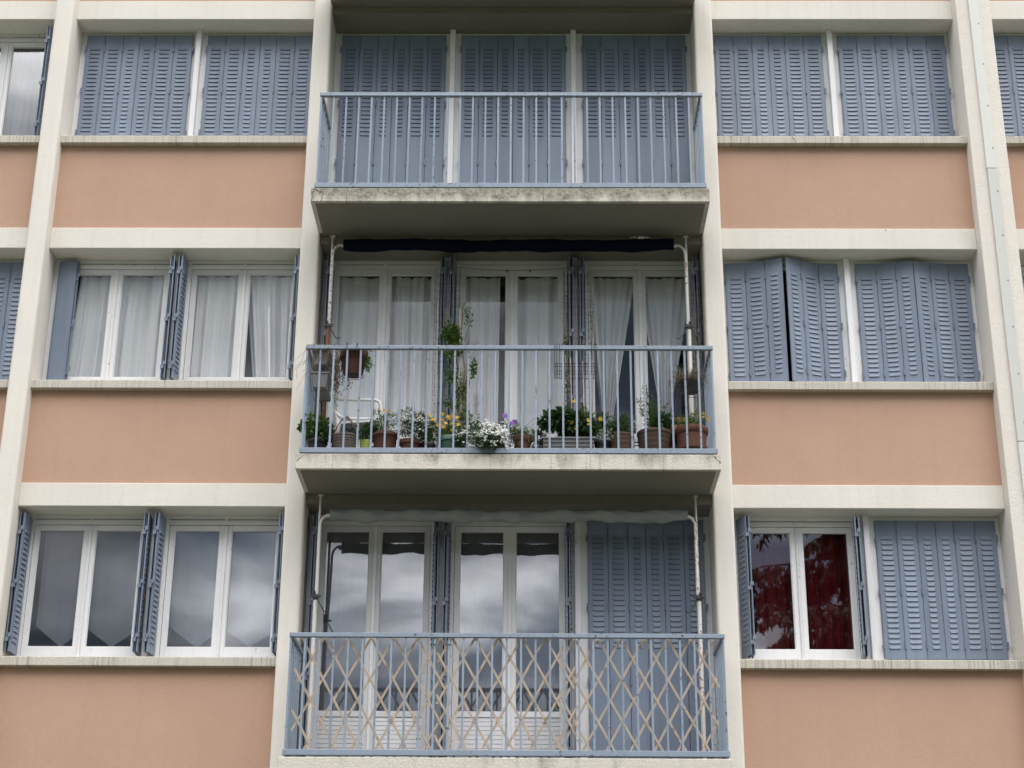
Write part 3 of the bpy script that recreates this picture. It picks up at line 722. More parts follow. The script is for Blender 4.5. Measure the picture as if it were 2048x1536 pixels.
# ------------------------------------------------------------------ rolled awnings on floor-to-ceiling poles
def arc(c, r, a0, a1, n=7, plane='xz'):
    out = []
    for i in range(n+1):
        a = a0+(a1-a0)*i/n; out.append((c[0]+r*math.cos(a), c[1], c[2]+r*math.sin(a)))
    return out
def awning(name, label, zf, zc_, xl, xr, x0, x1, zr, mat, rad, wob, seed):
    A = empty(name, ((xl+xr)/2, .04, zf)); tag(A, label, 'awning', 'rolled-up awnings under the balcony slabs')
    ox, oy, oz = A.location
    def put(mb, n, mt, **k):
        mb.v = [(x-ox, y-oy, z-oz) for x, y, z in mb.v]; return mb.build(n, mt, A, **k)
    zj = zf+1.62
    for x, s_ in ((xl, 1), (xr, -1)):
        q = MB(); q.tube([(x,.045,zj),(x,.045,zc_)], .012, 12); q.tube([(x,.045,zc_-.012),(x,.045,zc_-.001)], .03, 14)
        p_ = put(q, 'pole', 'pole_white', smooth=True)
        q = MB(); q.tube([(x,.045,zf+.001),(x,.045,zj)], .021, 12); q.tube([(x,.045,zf+.001),(x,.045,zf+.012)], .04, 14)
        put(q, 'pole', 'pole_rust' if (seed == 1 and s_ > 0) else 'pole_white', smooth=True)
        q = MB(); q.tube([(x,.045,zj-.05),(x,.045,zj+.03)], .026, 12); q.bar((x-.05,.02,zj-.02),(x+.05,.02,zj-.02),.012,.02); q.bar((x-s_*.03,.01,zj-.03),(x-s_*.03,.01,zj+.07),.01,.01); q.tube([(x+s_*.02,.01,zj-.05),(x+s_*.09,.0,zj-.17),(x+s_*.13,.0,zj-.165)],.006,6)
        put(q, 'clamp', 'dark_metal')
        yy = -.035
        pts = [(x+s_*.012, .03, zj), (x+s_*.016, yy+.02, zj+.25), (x+s_*.02, yy, zr-.10)]+[(x+s_*.02+s_*(.075-.075*math.cos(a)), yy, zr-.10+.105*math.sin(a)) for a in [i*math.pi/2/7 for i in range(1, 8)]]+[(x+s_*.19, yy, zr+.005)]
        put(MB().tube(pts, .013, 10), 'arm', 'pole_white', smooth=True)
    # roll
    rnd = random.Random(seed); q = MB(); nu, nv = 160, 22
    ph = rnd.uniform(0, 6)
    for i in range(nu+1):
        t = i/nu; x = x0+(x1-x0)*t
        for j in range(nv):
            a = 6.283*j/nv
            rr_ = rad*(1+wob*math.sin(a*2+t*46+ph)+wob*.8*math.sin(a*3-t*83+2*math.sin(t*9)))
            sag = -.012*math.sin(t*math.pi)-.006*math.sin(t*17+ph)
            q.v.append((x, -.06+rr_*.9*math.cos(a), zr+sag+rr_*1.12*math.sin(a)+(-.008*math.sin(t*23) if math.sin(a) < 0 else 0)))
    for i in range(nu):
        for j in range(nv): a_, b_ = i*nv+j, i*nv+(j+1) % nv; q.f.append((a_, b_, b_+nv, a_+nv))
    q.f.append(tuple(range(nv))); q.f.append(tuple(nu*nv+j for j in range(nv-1,-1,-1)))
    put(q, 'fabric_roll', mat, smooth=True, edge=80)
    put(MB().tube([(x0-.03,-.055,zr-.012),(x1+.03,-.055,zr-.012)], .012, 8), 'front_bar', 'pole_white', smooth=True)
awning('awning', 'navy blue awning rolled up under the upper balcony, above the flower pots', SZ[1]+.148, SZ[2]-.007, -2.012, 1.548, -1.885, 1.415, 9.40, 'awning_blue', .056, .05, 1)
q = MB()
for i in range(11):
    t = i/10; x_ = .96+.24*t; q.v += [(x_, -.128, 9.437+.006*math.sin(t*9)), (x_, -.124, 9.437+.022*math.sin(math.pi*t)**.6+.004)]
for i in range(10): q.f.append((2*i, 2*i+2, 2*i+3, 2*i+1))
AW = [o for o in bpy.data.objects if o.name == 'awning'][0]
q.v = [(x-AW.location.x, y-AW.location.y, z-AW.location.z) for x, y, z in q.v]; q.build('torn_lining', 'pole_white', AW)
awning('awning', 'pale grey-green crumpled awning rolled up above the trellised bottom balcony', SZ[0]+.148, SZ[1]-.007, -2.0, 1.552, -1.89, 1.46, 6.565, 'awning_grey', .048, .13, 2)

# ------------------------------------------------------------------ wooden trellises tied inside the bottom railing
def trellis(label, x0, x1, off, yy, seed, ties):
    rnd = random.Random(seed); A = .2045; S = 1.80; zt_, zb_ = 5.262, 4.203
    T = empty('trellis', ((x0+x1)/2, yy, zb_)); tag(T, label, 'trellis', 'expanding wooden trellises on the bottom balcony')
    ox = (x0+x1)/2
    for d in (1, -1):
        for i in range(-14, 22):
            xn = x0+off+i*A                                   # node on the top row
            # line: x = xn + d*(zt-z)/S
            za, zb2 = zt_+rnd.uniform(-.012, 0), zb_+rnd.uniform(0, .01)
            ov = .045
            xa_, xb_ = xn+d*(zt_-za)/S, xn+d*(zt_-zb2)/S
            lo, hi = x0-rnd.uniform(.0, ov), x1+rnd.uniform(.0, ov)
            def zat(x): return zt_-d*(x-xn)*S
            P0 = [xa_, za]; P1 = [xb_, zb2]
            for p_ in (P0, P1):
                if p_[0] < lo: p_[0] = lo; p_[1] = zat(lo)
                if p_[0] > hi: p_[0] = hi; p_[1] = zat(hi)
            if P0[1] <= P1[1]+.12 or not (zb_-.01 < P1[1] < zt_+.01): continue
            y = -.0035*d
            q = MB(); a = Vector((P0[0]-ox, y+rnd.uniform(-.001,.001), P0[1]-zb_)); b = Vector((P1[0]-ox+rnd.uniform(-.006,.006), y, P1[1]-zb_))
            q.bar(a, b, .0055, .0205, up=(b-a).cross(Vector((0,1,0))))
            q.build('slat', 'lattice_wood', T, bevel=.001)
    for tx, tz in ties:
        q = MB(); q.tube([(tx-ox-.014, -.055, tz-zb_), (tx-ox+.014, -.055, tz-zb_)], .0035, 6); q.tube([(tx-ox-.014,-.055,tz-zb_),(tx-ox-.016,.012,tz-zb_+.004)],.0035,6); q.tube([(tx-ox+.014,-.055,tz-zb_),(tx-ox+.016,.012,tz-zb_+.004)],.0035,6); q.tube([(tx-ox+.01,-.058,tz-zb_),(tx-ox+.022,-.06,tz-zb_-.025)],.0028,5)
        q.build('tie', 'twine', T)
trellis('left trellis of crossed wooden slats behind the lowest railing', -2.03, -.71, .214, -.598, 1, [(-1.98,5.14),(-.97,4.37),(-1.98,4.33)])
trellis('middle trellis of crossed wooden slats, overlapping both its neighbours', -.80, .36, .105, -.615, 2, [(-.72,5.19),(-.84,5.19),(-.72,4.46)])
trellis('right trellis of crossed wooden slats in front of the closed balcony shutter', .30, 1.60, .08, -.598, 3, [(1.545,5.13),(.42,4.36),(1.57,4.33)])

# ------------------------------------------------------------------ plants
def rdir(rnd):
    while True:
        v = Vector((rnd.uniform(-1,1), rnd.uniform(-1,1), rnd.uniform(-1,1)))
        if .05 < v.length < 1: return v.normalized()
def add_leaf(q, p, d, ln, wd, nrm):
    d = d.normalized(); s_ = d.cross(nrm)
    if s_.length < 1e-3: s_ = d.cross(Vector((.3,.8,.1)))
    s_.normalize(); n_ = s_.cross(d)
    q.add([p, p+d*ln*.35+s_*wd*.5-n_*wd*.12, p+d*ln*.75+s_*wd*.36-n_*wd*.1, p+d*ln-n_*ln*.12, p+d*ln*.75-s_*wd*.36-n_*wd*.1, p+d*ln*.35-s_*wd*.5-n_*wd*.12, p+d*ln*.5],
          [(0,1,6),(1,2,6),(2,3,6),(3,4,6),(4,5,6),(5,0,6)])
def bush(rnd, c, r, n, ln, wd, q=None, shell=.5, droop=.2, lumps=5):
    q = q or MB(); c = Vector(c); n = int(n*2.8)
    ls = [(Vector((rnd.uniform(-.6,.6)*r[0], rnd.uniform(-.6,.6)*r[1], rnd.uniform(-.45,.6)*r[2])), rnd.uniform(.38,.62)) for _ in range(lumps)]
    for _ in range(n):
        o, k = rnd.choice(ls); d = rdir(rnd)
        rad = (shell+(1-shell)*rnd.random())*k
        p = c+o+Vector((d.x*r[0]*rad, d.y*r[1]*rad, d.z*r[2]*rad))
        dd = (d+Vector((rnd.uniform(-.7,.7), rnd.uniform(-.7,.7), rnd.uniform(-.3,.6)-droop))).normalized()
        add_leaf(q, p, dd, ln*rnd.uniform(.6,1.3), wd*rnd.uniform(.7,1.2), (Vector((0,0,1))+rdir(rnd)*.8).normalized())
    return q
def flower(q, p, r_, rnd, petals=5, face=None):
    f = (face or Vector((rnd.uniform(-.5,.5), -1, rnd.uniform(-.2,.7)))).normalized()
    u = f.cross(Vector((0,0,1))).normalized(); w = u.cross(f)
    a0 = rnd.uniform(0,6)
    for k in range(petals):
        a = a0+6.283*k/petals; d = (u*math.cos(a)+w*math.sin(a))
        add_leaf(q, p, d+f*.25, r_, r_*.95, f)
def blob(q, p, r_, rnd):
    f = (rdir(rnd)*.6+Vector((0,-.5,.7))).normalized(); u = f.orthogonal().normalized(); w = f.cross(u)
    n = 6; b = len(q.v)
    for (k_, h) in ((1, 0), (.75, .55)):
        for i in range(n): a = 6.283*i/n+k_; q.v.append(tuple(p+(u*math.cos(a)+w*math.sin(a))*r_*k_*rnd.uniform(.8,1.15)+f*h*r_))
    q.v.append(tuple(p+f*r_*.8))
    for i in range(n):
        j = (i+1) % n; q.f.append((b+i,b+j,b+n+j,b+n+i)); q.f.append((b+n+i,b+n+j,b+2*n))
def stems(q, rnd, base, tips, r_=.002, wig=.012):
    base = Vector(base)
    for t in tips:
        t = Vector(t); n = 6
        pts = [base.lerp(t, i/n)+rdir(rnd)*wig*(i > 0)*(i < n)+Vector((0,0,math.sin(i/n*3.14)*.01)) for i in range(n+1)]
        q.tube(pts, [r_*(1.3-.8*i/n) for i in range(n+1)], 5)
    return q
POTS = 'flower pots standing along the middle railing'
def pot_thing(name, label, cat, x, y, z, r_, h, mat, prof='plain', group=POTS, rim=True):
    T = empty(name, (x, y, z)); tag(T, label, cat, group)
    rb = r_*.68
    if prof == 'plain': pr = [(0,0),(rb,0),(rb+.002,.004),(r_*.9,h*.78),(r_*.95,h*.78),(r_,h*.80),(r_,h*.985),(r_*.97,h),(r_*.90,h),(r_*.86,h*.85),(0,h*.85)]
    elif prof == 'ribbed':
        pr = [(0,0),(rb,0)]
        n = 5
        for i in range(n):
            t0 = (i+.25)/n; t1 = (i+.6)/n; t2 = (i+.9)/n; f = lambda t: rb+(r_*.93-rb)*t
            pr += [(f(t0), h*.86*t0), (f(t1)+.007, h*.86*t1), (f(t1)+.007, h*.86*(t1+.10)), (f(t2), h*.86*t2)]
        pr += [(r_*.94,h*.87),(r_,h*.89),(r_*1.02,h*.95),(r_,h),(r_*.91,h),(r_*.87,h*.88),(0,h*.88)]
    elif prof == 'tiered':
        pr = [(0,0),(rb,0),(r_*.80,h*.30),(r_*.93,h*.34),(r_*.95,h*.42),(r_*.84,h*.44),(r_*.90,h*.80),(r_*.99,h*.83),(r_*1.02,h*.96),(r_,h),(r_*.9,h),(r_*.86,h*.88),(0,h*.88)]
    elif prof == 'bowl': pr = [(0,0),(rb*.9,0),(r_*.86,h*.5),(r_*.93,h*.86),(r_*1.05,h*.90),(r_*1.05,h),(r_*.95,h),(r_*.9,h*.8),(0,h*.8)]
    elif prof == 'jar': pr = [(0,0),(r_*.6,0),(r_*.95,h*.35),(r_,h*.55),(r_*.88,h*.80),(r_*.72,h*.88),(r_*.80,h*.94),(r_*.84,h),(r_*.72,h),(r_*.62,h*.86),(0,h*.86)]
    MB().lathe(pr, (0,0,0), 32).build('pot', mat, T, smooth=True, edge=50)
    MB().lathe([(0,h*.90),(r_*.9,h*.90)], (0,0,0), 20).build('soil', 'soil', T)
    return T
def loc(T, q, name, mat, **k):
    l = T.location; q.v = [(x-l.x, y-l.y, z-l.z) for x, y, z in q.v]; return q.build(name, mat, T, **k)
FZ = SZ[1]+.148
rnd = random.Random(11)
# ivy-leaved plant in the left corner
T = pot_thing('potted_plant', 'leafy green plant spilling over its dark pot in the left corner of the railing', 'potted plant', -1.99, -.47, FZ, .095, .21, 'plastic_black')
loc(T, bush(rnd, (-2.03,-.50,7.27), (.16,.15,.13), 210, .042, .036), 'foliage', 'leaf_mid')
loc(T, bush(rnd, (-1.93,-.50,7.19), (.15,.13,.14), 220, .034, .024), 'foliage', 'leaf_dark')
# wicker basket with handle
T = empty('wicker_basket', (-1.735,-.47,FZ)); tag(T, 'dark wicker basket with an arched twig handle', 'basket', POTS)
q = MB(); q.lathe([(0,0),(.10,0),(.118,.10),(.125,.245),(.115,.25),(.105,.20),(0,.20)], (0,0,0), 30)
for i in range(9): q.lathe([(.104+.0023*i*1.0+.004*(i%2),.012+i*.026),(.112+.0023*i,.020+i*.026),(.104+.0023*i+.002,.030+i*.026)], (0,0,0), 30)
q.build('basket', 'wicker', T, smooth=True)
q = MB()
for k in range(7):
    a = [( -.125+.25*t, rnd.uniform(-.01,.01)+.01*k-.03, .24+(.17+.008*k)*math.sin(math.pi*t)+rnd.uniform(-.004,.004)) for t in [i/10 for i in range(11)]]
    q.tube(a, .0035, 5)
q.build('handle', 'dry_stem', T)
loc(T, bush(rnd, (-1.66,-.47,7.26), (.09,.09,.06), 120, .022, .012), 'foliage', 'leaf_grey')
# lime pot
T = pot_thing('potted_plant', 'small lime-green pot with a dark compact bush', 'potted plant', -1.537, -.50, FZ, .055, .19, 'plastic_lime', 'ribbed')
loc(T, bush(rnd, (-1.535,-.50,7.215), (.105,.10,.09), 300, .022, .012), 'foliage', 'leaf_dark')
# terracotta pot with orange flowers
T = pot_thing('potted_plant', 'wide terracotta pot with small orange flowers above white ones', 'potted plant', -1.36, -.49, FZ, .118, .255, 'terracotta_dark', 'bowl')
loc(T, bush(rnd, (-1.38,-.49,7.30), (.11,.10,.12), 260, .026, .008), 'foliage', 'leaf_mid')
tips = [(-1.42,-.5,7.44),(-1.38,-.5,7.45),(-1.35,-.48,7.44),(-1.33,-.52,7.43),(-1.39,-.46,7.55),(-1.36,-.47,7.56),(-1.34,-.45,7.53),(-1.25,-.48,7.42),(-1.22,-.47,7.36),(-1.28,-.47,7.38)]
loc(T, stems(MB(), rnd, (-1.37,-.49,7.20), tips, .0018), 'stem', 'leaf_grey')
q = MB()
for t in tips[:4]: flower(q, Vector(t), .017, rnd)
loc(T, q, 'blossom', 'petal_orange')
q = MB()
for i in range(60): blob(q, Vector((rnd.uniform(-1.46,-1.30), rnd.uniform(-.57,-.42), rnd.uniform(7.22,7.36))), .007, rnd)
loc(T, q, 'blossom', 'petal_white')
def candytuft(label, c, r, n, pc, pr, ph_, mat, seed, bl=.0115):
    rn = random.Random(seed)
    T = pot_thing('potted_plant', label, 'potted plant', pc[0], pc[1], FZ, pr, ph_, mat)
    loc(T, bush(rn, c, tuple(x*1.12 for x in r), int(n*4.5), .022, .007, lumps=9), 'foliage', 'leaf_dark')
    q = MB(); q2 = MB()
    for i in range(n):
        d = rdir(rn)
        if d.z < -.6 or d.y > .5: d = Vector((d.x, -abs(d.y), abs(d.z)*.6)).normalized()
        k = rn.uniform(.72, 1.08)*(1+.15*math.sin(d.x*7+seed)+.12*math.sin(d.z*9))
        p = Vector((c[0]+d.x*r[0]*k, c[1]+d.y*r[1]*k, c[2]+d.z*r[2]*k)); blob(q, p, bl*rn.uniform(.55,1.15), rn)
        if i % 3 == 0: q2.tube([p, p.lerp(Vector(c), .4)], .001, 4)
    loc(T, q, 'blossom', 'petal_white'); loc(T, q2, 'stem', 'leaf_mid')
    return T
T = candytuft('loose bush of tiny white flowers in a brown pot, left of the yellow pansies', (-1.10,-.48,7.29), (.160,.13,.135), 260, (-1.13,-.47), .10, .20, 'terracotta_dark', 5, .0105)
T = pot_thing('potted_plant', 'dark pot with yellow pansies, behind the railing left of the green pot', 'potted plant', -.965, -.42, FZ, .075, .19, 'plastic_black')
loc(T, bush(rnd, (-.95,-.45,7.25), (.09,.08,.11), 190, .024, .013), 'foliage', 'leaf_mid')
q = MB()
for t in ((-.945,-.50,7.395),(-.91,-.49,7.36),(-.925,-.5,7.355)): flower(q, Vector(t), .022, rnd)
loc(T, q, 'blossom', 'petal_yellow')
T = pot_thing('potted_plant', 'dark green pot full of yellow-orange pansies', 'potted plant', -.755, -.46, FZ, .115, .235, 'plastic_green', 'plain')
loc(T, bush(rnd, (-.77,-.47,7.25), (.13,.11,.12), 380, .024, .012), 'foliage', 'leaf_mid')
q = MB()
for i in range(17): flower(q, Vector((-.78+rnd.uniform(-.10,.11), -.52+rnd.uniform(-.05,.05), 7.33+rnd.uniform(-.12,.075))), .021, rnd)
loc(T, q, 'blossom', 'petal_yellow')
T = candytuft('big mound of white flowers spilling through the railing', (-.385,-.650,7.095), (.175,.120,.155), 340, (-.40,-.47), .12, .19, 'terracotta_dark', 9, .0140)
loc(T, bush(rnd, (-.58,-.42,7.36), (.10,.08,.13), 90, .035, .014), 'foliage', 'leaf_mid')
T = candytuft('low trail of white flowers between the pansies and the big white mound', (-.60,-.58,7.13), (.13,.10,.11), 110, (-.65,-.42), .06, .15, 'plastic_black', 14, .011)
T = candytuft('loose white flowers right of the big white mound', (-.25,-.50,7.19), (.085,.10,.13), 70, (-.27,-.42), .08, .18, 'plastic_black', 17, .009)
# purple flower + small terracotta pot
T = pot_thing('potted_plant', 'small terracotta pot of straggly foliage with tall purple flowers', 'potted plant', -.085, -.50, FZ, .088, .225, 'terracotta', 'plain')
loc(T, bush(rnd, (-.07,-.50,7.21), (.13,.10,.075), 240, .03, .010), 'foliage', 'leaf_light')
loc(T, bush(rnd, (-.06,-.56,7.14), (.15,.05,.09), 160, .03, .006), 'foliage', 'leaf_dry')
tips = [(-.245,-.50,7.395),(-.19,-.52,7.315),(-.155,-.5,7.33),(-.18,-.47,7.37),(.02,-.47,7.38),(.03,-.48,7.33)]
loc(T, stems(MB(), rnd, (-.13,-.50,7.16), tips, .0022), 'stem', 'leaf_dark')
q = MB()
for t in tips[:3]+[(-.205,-.53,7.30)]: flower(q, Vector(t), .033, rnd)
loc(T, q, 'blossom', 'petal_purple')
# grey trough with broad dark leaves and yellow flowers
T = empty('planter_box', (.342,-.49,FZ)); tag(T, 'grey rectangular planter with dark broad leaves and yellow flowers', 'planter', POTS)
q = MB(); q.xprism([(-.055,0),(.055,0),(.072,.195),(-.072,.195)], -.235, .235); q.box(-.252,.252,-.085,.085,.195,.212)
q.build('pot', 'plastic_grey', T, bevel=.004)
q = MB(); q.box(-.238,.238,-.076,-.0745,.155,.163); q.box(-.238,.238,-.073,-.0715,.118,.124); q.build('groove', 'plastic_black', T)
loc(T, bush(rnd, (.27,-.46,7.33), (.20,.14,.13), 300, .060, .034, droop=.5), 'foliage', 'leaf_dark')
loc(T, bush(rnd, (.45,-.47,7.33), (.18,.14,.16), 430, .045, .026, droop=.3), 'foliage', 'leaf_dark')
loc(T, bush(rnd, (.46,-.50,7.38), (.14,.10,.09), 90, .034, .018), 'foliage', 'leaf_mid')
q = MB()
for u, v in ((1149,811),(1143,853),(1154,847),(1176,849),(1152,864),(1178,856),(1200,846)): flower(q, Vector((-2.136+(u-605)*.004658, -.60, 7.43-(v-830)*.0050-.02)), .024, rnd)
loc(T, q, 'blossom', 'petal_yellow')
# silver leaves
T = pot_thing('potted_plant', 'dark pot of silvery white leaves beside the grey planter', 'potted plant', .665, -.45, FZ, .08, .20, 'plastic_black')
loc(T, bush(rnd, (.69,-.49,7.19), (.11,.08,.055), 130, .034, .011), 'foliage', 'leaf_silver')
loc(T, bush(rnd, (.66,-.42,7.32), (.11,.08,.13), 120, .05, .012), 'foliage', 'leaf_dark')
T = pot_thing('potted_plant', 'brown ribbed pot of dark spiky leaves, left of the striped cone', 'potted plant', .835, -.46, FZ, .118, .265, 'terracotta_brown', 'ribbed')
loc(T, bush(rnd, (.84,-.46,7.31), (.12,.11,.12), 150, .07, .008, shell=.1), 'foliage', 'leaf_dark')
loc(T, bush(rnd, (.74,-.50,7.24), (.07,.06,.05), 40, .04, .026), 'foliage', 'leaf_dark')
T = empty('striped_cone', (.975,-.44,FZ)); tag(T, 'black and white striped cone between two brown ribbed pots', 'ornament')
MB().lathe([(0,0),(.052,0),(.020,.23),(0,.25)], (0,0,0), 20).build('cone', 'striped_glaze', T, smooth=True)
q = MB()
for i in range(5): z = .05+i*.036; r_ = .052-.032*z/.23; q.lathe([(r_+.0008,z),(r_+.0006-.002,z+.013)], (0,0,0), 20)
q.build('stripe', 'plastic_black', T)
# feathery tall plant
T = pot_thing('potted_plant', 'large brown ribbed pot with a tall feathery green plant', 'potted plant', 1.142, -.46, FZ, .162, .29, 'terracotta_brown', 'ribbed')
q = MB(); q2 = MB()
for k in range(11):
    tip = Vector((1.13+rnd.uniform(-.14,.14), -.46+rnd.uniform(-.08,.08), 7.42+.30*rnd.random()*(1.0 if k else 1.1)))
    if k < 3: tip = Vector((1.12+.05*k-.04, -.47, 7.70-.05*k))
    b_ = Vector((1.14+rnd.uniform(-.04,.04), -.46, 7.20)); q2.tube([b_, b_.lerp(tip, .5)+rdir(rnd)*.01, tip], [.003,.002,.001], 5)
    for i in range(60):
        t = rnd.uniform(.2, 1); p = b_.lerp(tip, t); d = rdir(rnd); d.z = abs(d.z)*.4+.1
        add_leaf(q, p, d, .052*(1.25-t*.6), .009, Vector((0,0,1))+rdir(rnd)*.5)
loc(T, q, 'foliage', 'leaf_mid'); loc(T, q2, 'stem', 'leaf_mid')
loc(T, bush(rnd, (1.24,-.48,7.33), (.10,.08,.10), 120, .032, .020), 'foliage', 'leaf_dark')
q = MB()
for i in range(60): blob(q, Vector((rnd.uniform(.93,1.03), rnd.uniform(-.5,-.44), rnd.uniform(7.20,7.36))), .006, rnd)
loc(T, q, 'blossom', 'petal_white')
T = pot_thing('clay_jar', 'peeling ochre clay jar standing behind the two large pots', 'jar', 1.385, -.21, FZ, .155, .50, 'terracotta_peeling', 'jar')
T = pot_thing('potted_plant', 'big tiered terracotta pot with small orange flowers in the right corner', 'potted plant', 1.487, -.47, FZ, .155, .325, 'terracotta', 'tiered')
loc(T, bush(rnd, (1.50,-.48,7.33), (.14,.10,.09), 260, .04, .007), 'foliage', 'leaf_mid')
tips = [(1.525,-.50,7.42),(1.60,-.50,7.425),(1.645,-.50,7.37),(1.60,-.47,7.40),(1.45,-.48,7.47),(1.47,-.47,7.50),(1.44,-.5,7.45)]
loc(T, stems(MB(), rnd, (1.50,-.48,7.26), tips, .0018), 'stem', 'leaf_grey')
q = MB()
for t in tips[:4]: flower(q, Vector(t), .020, rnd)
loc(T, q, 'blossom', 'petal_orange')

for lab, c_, r_, mt, n_ in (('low dark green plant between the lime pot and the orange-flowered pot', (-1.50,-.40,7.20), (.10,.08,.12), 'leaf_dark', 120), ('low green plant in the gap between brown bush pot and yellow pansies', (-1.02,-.40,7.18), (.12,.08,.12), 'leaf_mid', 140), ('grassy grey-green plant between the purple-flowered pot and the grey planter', (.06,-.42,7.17), (.09,.08,.13), 'leaf_grey', 120), ('dark leafy plant between the silvery leaves and the first ribbed pot', (.72,-.38,7.26), (.12,.08,.15), 'leaf_dark', 150), ('dark leafy plant filling the gap between the two large right-hand pots', (1.30,-.40,7.25), (.11,.08,.15), 'leaf_dark', 150)):
    T = pot_thing('potted_plant', lab, 'potted plant', c_[0], c_[1], FZ, .06, .15, 'plastic_black')
    loc(T, bush(rnd, c_, r_, n_, .036, .015), 'foliage', mt)

# hanging terracotta pot in a wire holder
T = empty('hanging_pot', (-1.683,-.50,7.80)); tag(T, 'terracotta pot hanging from the railing in a wire holder', 'hanging pot')
MB().lathe([(0,0),(.080,0),(.092,.02),(.118,.16),(.128,.165),(.134,.175),(.134,.235),(.127,.24),(.115,.20),(0,.20)], (0,0,0), 36).build('pot', 'terracotta_dark', T, smooth=True, edge=50)
q = MB()
for zz, rr_ in ((.16,.138),(.0,.10)): q.tube([(rr_*math.cos(a), rr_*math.sin(a), zz-.004) for a in [6.283*i/24 for i in range(25)]], .003, 5, False)
for a in (.9, 2.2, 3.9, 5.4): q.tube([(.138*math.cos(a),.138*math.sin(a),.156),(.10*math.cos(a),.10*math.sin(a),-.004)], .0028, 5)
for xx in (-.05, .045): q.tube([(xx,-.13,.14),(xx,-.12,.19),(xx,-.125,.25),(xx,-.15,.262),(xx,-.19,.25),(xx,-.19,.20)], .0035, 6)
for yy in (-.04,0,.04): q.tube([(-.09,yy,-.006),(.09,yy,-.006)], .0025, 5)
q.tube([(-.04,-.06,-.03),(.04,-.06,-.03)], .0025, 5); q.build('wire_holder', 'dark_metal', T)
loc(T, bush(rnd, (-1.56,-.50,7.90), (.05,.08,.11), 70, .024, .014), 'foliage', 'leaf_mid')
loc(T, bush(rnd, (-1.66,-.46,8.05), (.12,.10,.03), 60, .02, .012), 'foliage', 'leaf_dry')
# grey boxes hung on the left end
for lab, z_, y_ in (('upper grey flower box hung inside the left end of the railing', 7.875, -.40), ('lower grey flower box hung inside the left end of the railing', 7.66, -.36)):
    T = empty('flower_box', (-1.985, y_, z_)); tag(T, lab, 'flower box', 'grey flower boxes on the left end of the railing')
    q = MB(); v = [(-.06,-.19,0),(.055,-.19,0),(.055,.19,0),(-.06,.19,0),(-.08,-.21,.135),(.078,-.21,.135),(.078,.21,.135),(-.08,.21,.135)]
    q.add(v, [(0,3,2,1),(0,1,5,4),(1,2,6,5),(2,3,7,6),(3,0,4,7),(4,5,6,7)]); q.box(-.088,.088,-.218,.218,.130,.148)
    q.build('box', 'plastic_grey', T, bevel=.004)
    q = MB()
    for yy in (-.12, .12): q.tube([(-.11,yy,.20),(-.09,yy,.0-.01),(.065,yy,-.01),(.092,yy,.10)], .003, 5)
    q.build('wire_holder', 'dark_metal', T)
# dead creeper hanging in the left corner
T = empty('dead_creeper', (-1.90,-.45,7.95)); tag(T, 'dry brown creeper trailing from the flower boxes at the left corner', 'dead plant')
q = MB(); ql = MB(); rnd = random.Random(5)
for k in range(34):
    p = Vector((rnd.uniform(-1.92,-1.80), rnd.uniform(-.60,-.30), rnd.uniform(7.95,8.04))); pts = [p.copy()]
    for i in range(rnd.randint(6, 15)):
        p = p+Vector((rnd.uniform(-.022,.022)+.004, rnd.uniform(-.02,.02), -rnd.uniform(.008,.04))); pts.append(p.copy())
        if rnd.random() < .8: add_leaf(ql, p, rdir(rnd), .022, .013, rdir(rnd))
        if rnd.random() < .5: add_leaf(ql, p+rdir(rnd)*.015, rdir(rnd), .018, .012, rdir(rnd))
    q.tube(pts, .0016, 4)
loc(T, q, 'stem', 'dry_stem'); loc(T, ql, 'foliage', 'leaf_dry')
q = MB()
for k in range(13):
    p = Vector((rnd.uniform(-2.10,-1.85), -.66, 8.045)); pts = [Vector((p.x+.10,-.60,8.03)), p.copy()]; vx = rnd.uniform(-.05,-.01)
    a = rnd.uniform(0, 6)
    for i in range(rnd.randint(5, 13)):
        a += rnd.uniform(.2, .7); p = p+Vector((vx*.5+math.cos(a)*.018, rnd.uniform(-.012,.008), -rnd.uniform(.012,.05)))
        p.x = min(max(p.x, -2.24), -2.0) if i > 2 else p.x; pts.append(p.copy())
    q.tube(pts, .0014, 4)
for xx in (-2.1,-2.0,-1.92,-1.86,-1.8): q.tube([(xx,-.69,8.035),(xx+.05,-.655,8.05),(xx+.12,-.63,8.043),(xx+.2,-.655,8.047)], .002, 4)
loc(T, q, 'tendril', 'dry_stem')
# empty wire pot holder
T = empty('wire_pot_holder', (.41,-.55,7.80)); tag(T, 'empty dark wire pot holder hooked over the railing', 'pot holder')
q = MB()
for zz, h_ in ((7.80,.11),(7.845,.115),(7.875,.12)): q.tube([(.41-.19,-.62,zz),(.41+.19,-.62,zz),(.41+.19,-.44,zz),(.41-.19,-.44,zz),(.41-.19,-.62,zz)], .003, 5)
for xx in (.215,.235,.26,.56,.585,.605): q.tube([(xx,-.44,7.80),(xx,-.62,7.80),(xx,-.626,8.02),(xx,-.632,8.058),(xx,-.66,8.062),(xx,-.685,8.045),(xx,-.685,8.0)], .0028, 5)
for i in range(9): q.tube([(.24+i*.04,-.62,7.80),(.24+i*.04,-.44,7.80)], .002, 4); q.tube([(.24+i*.04,-.62,7.80),(.24+i*.04,-.62,7.875)], .002, 4)
loc(T, q, 'wire_frame', 'dark_metal')
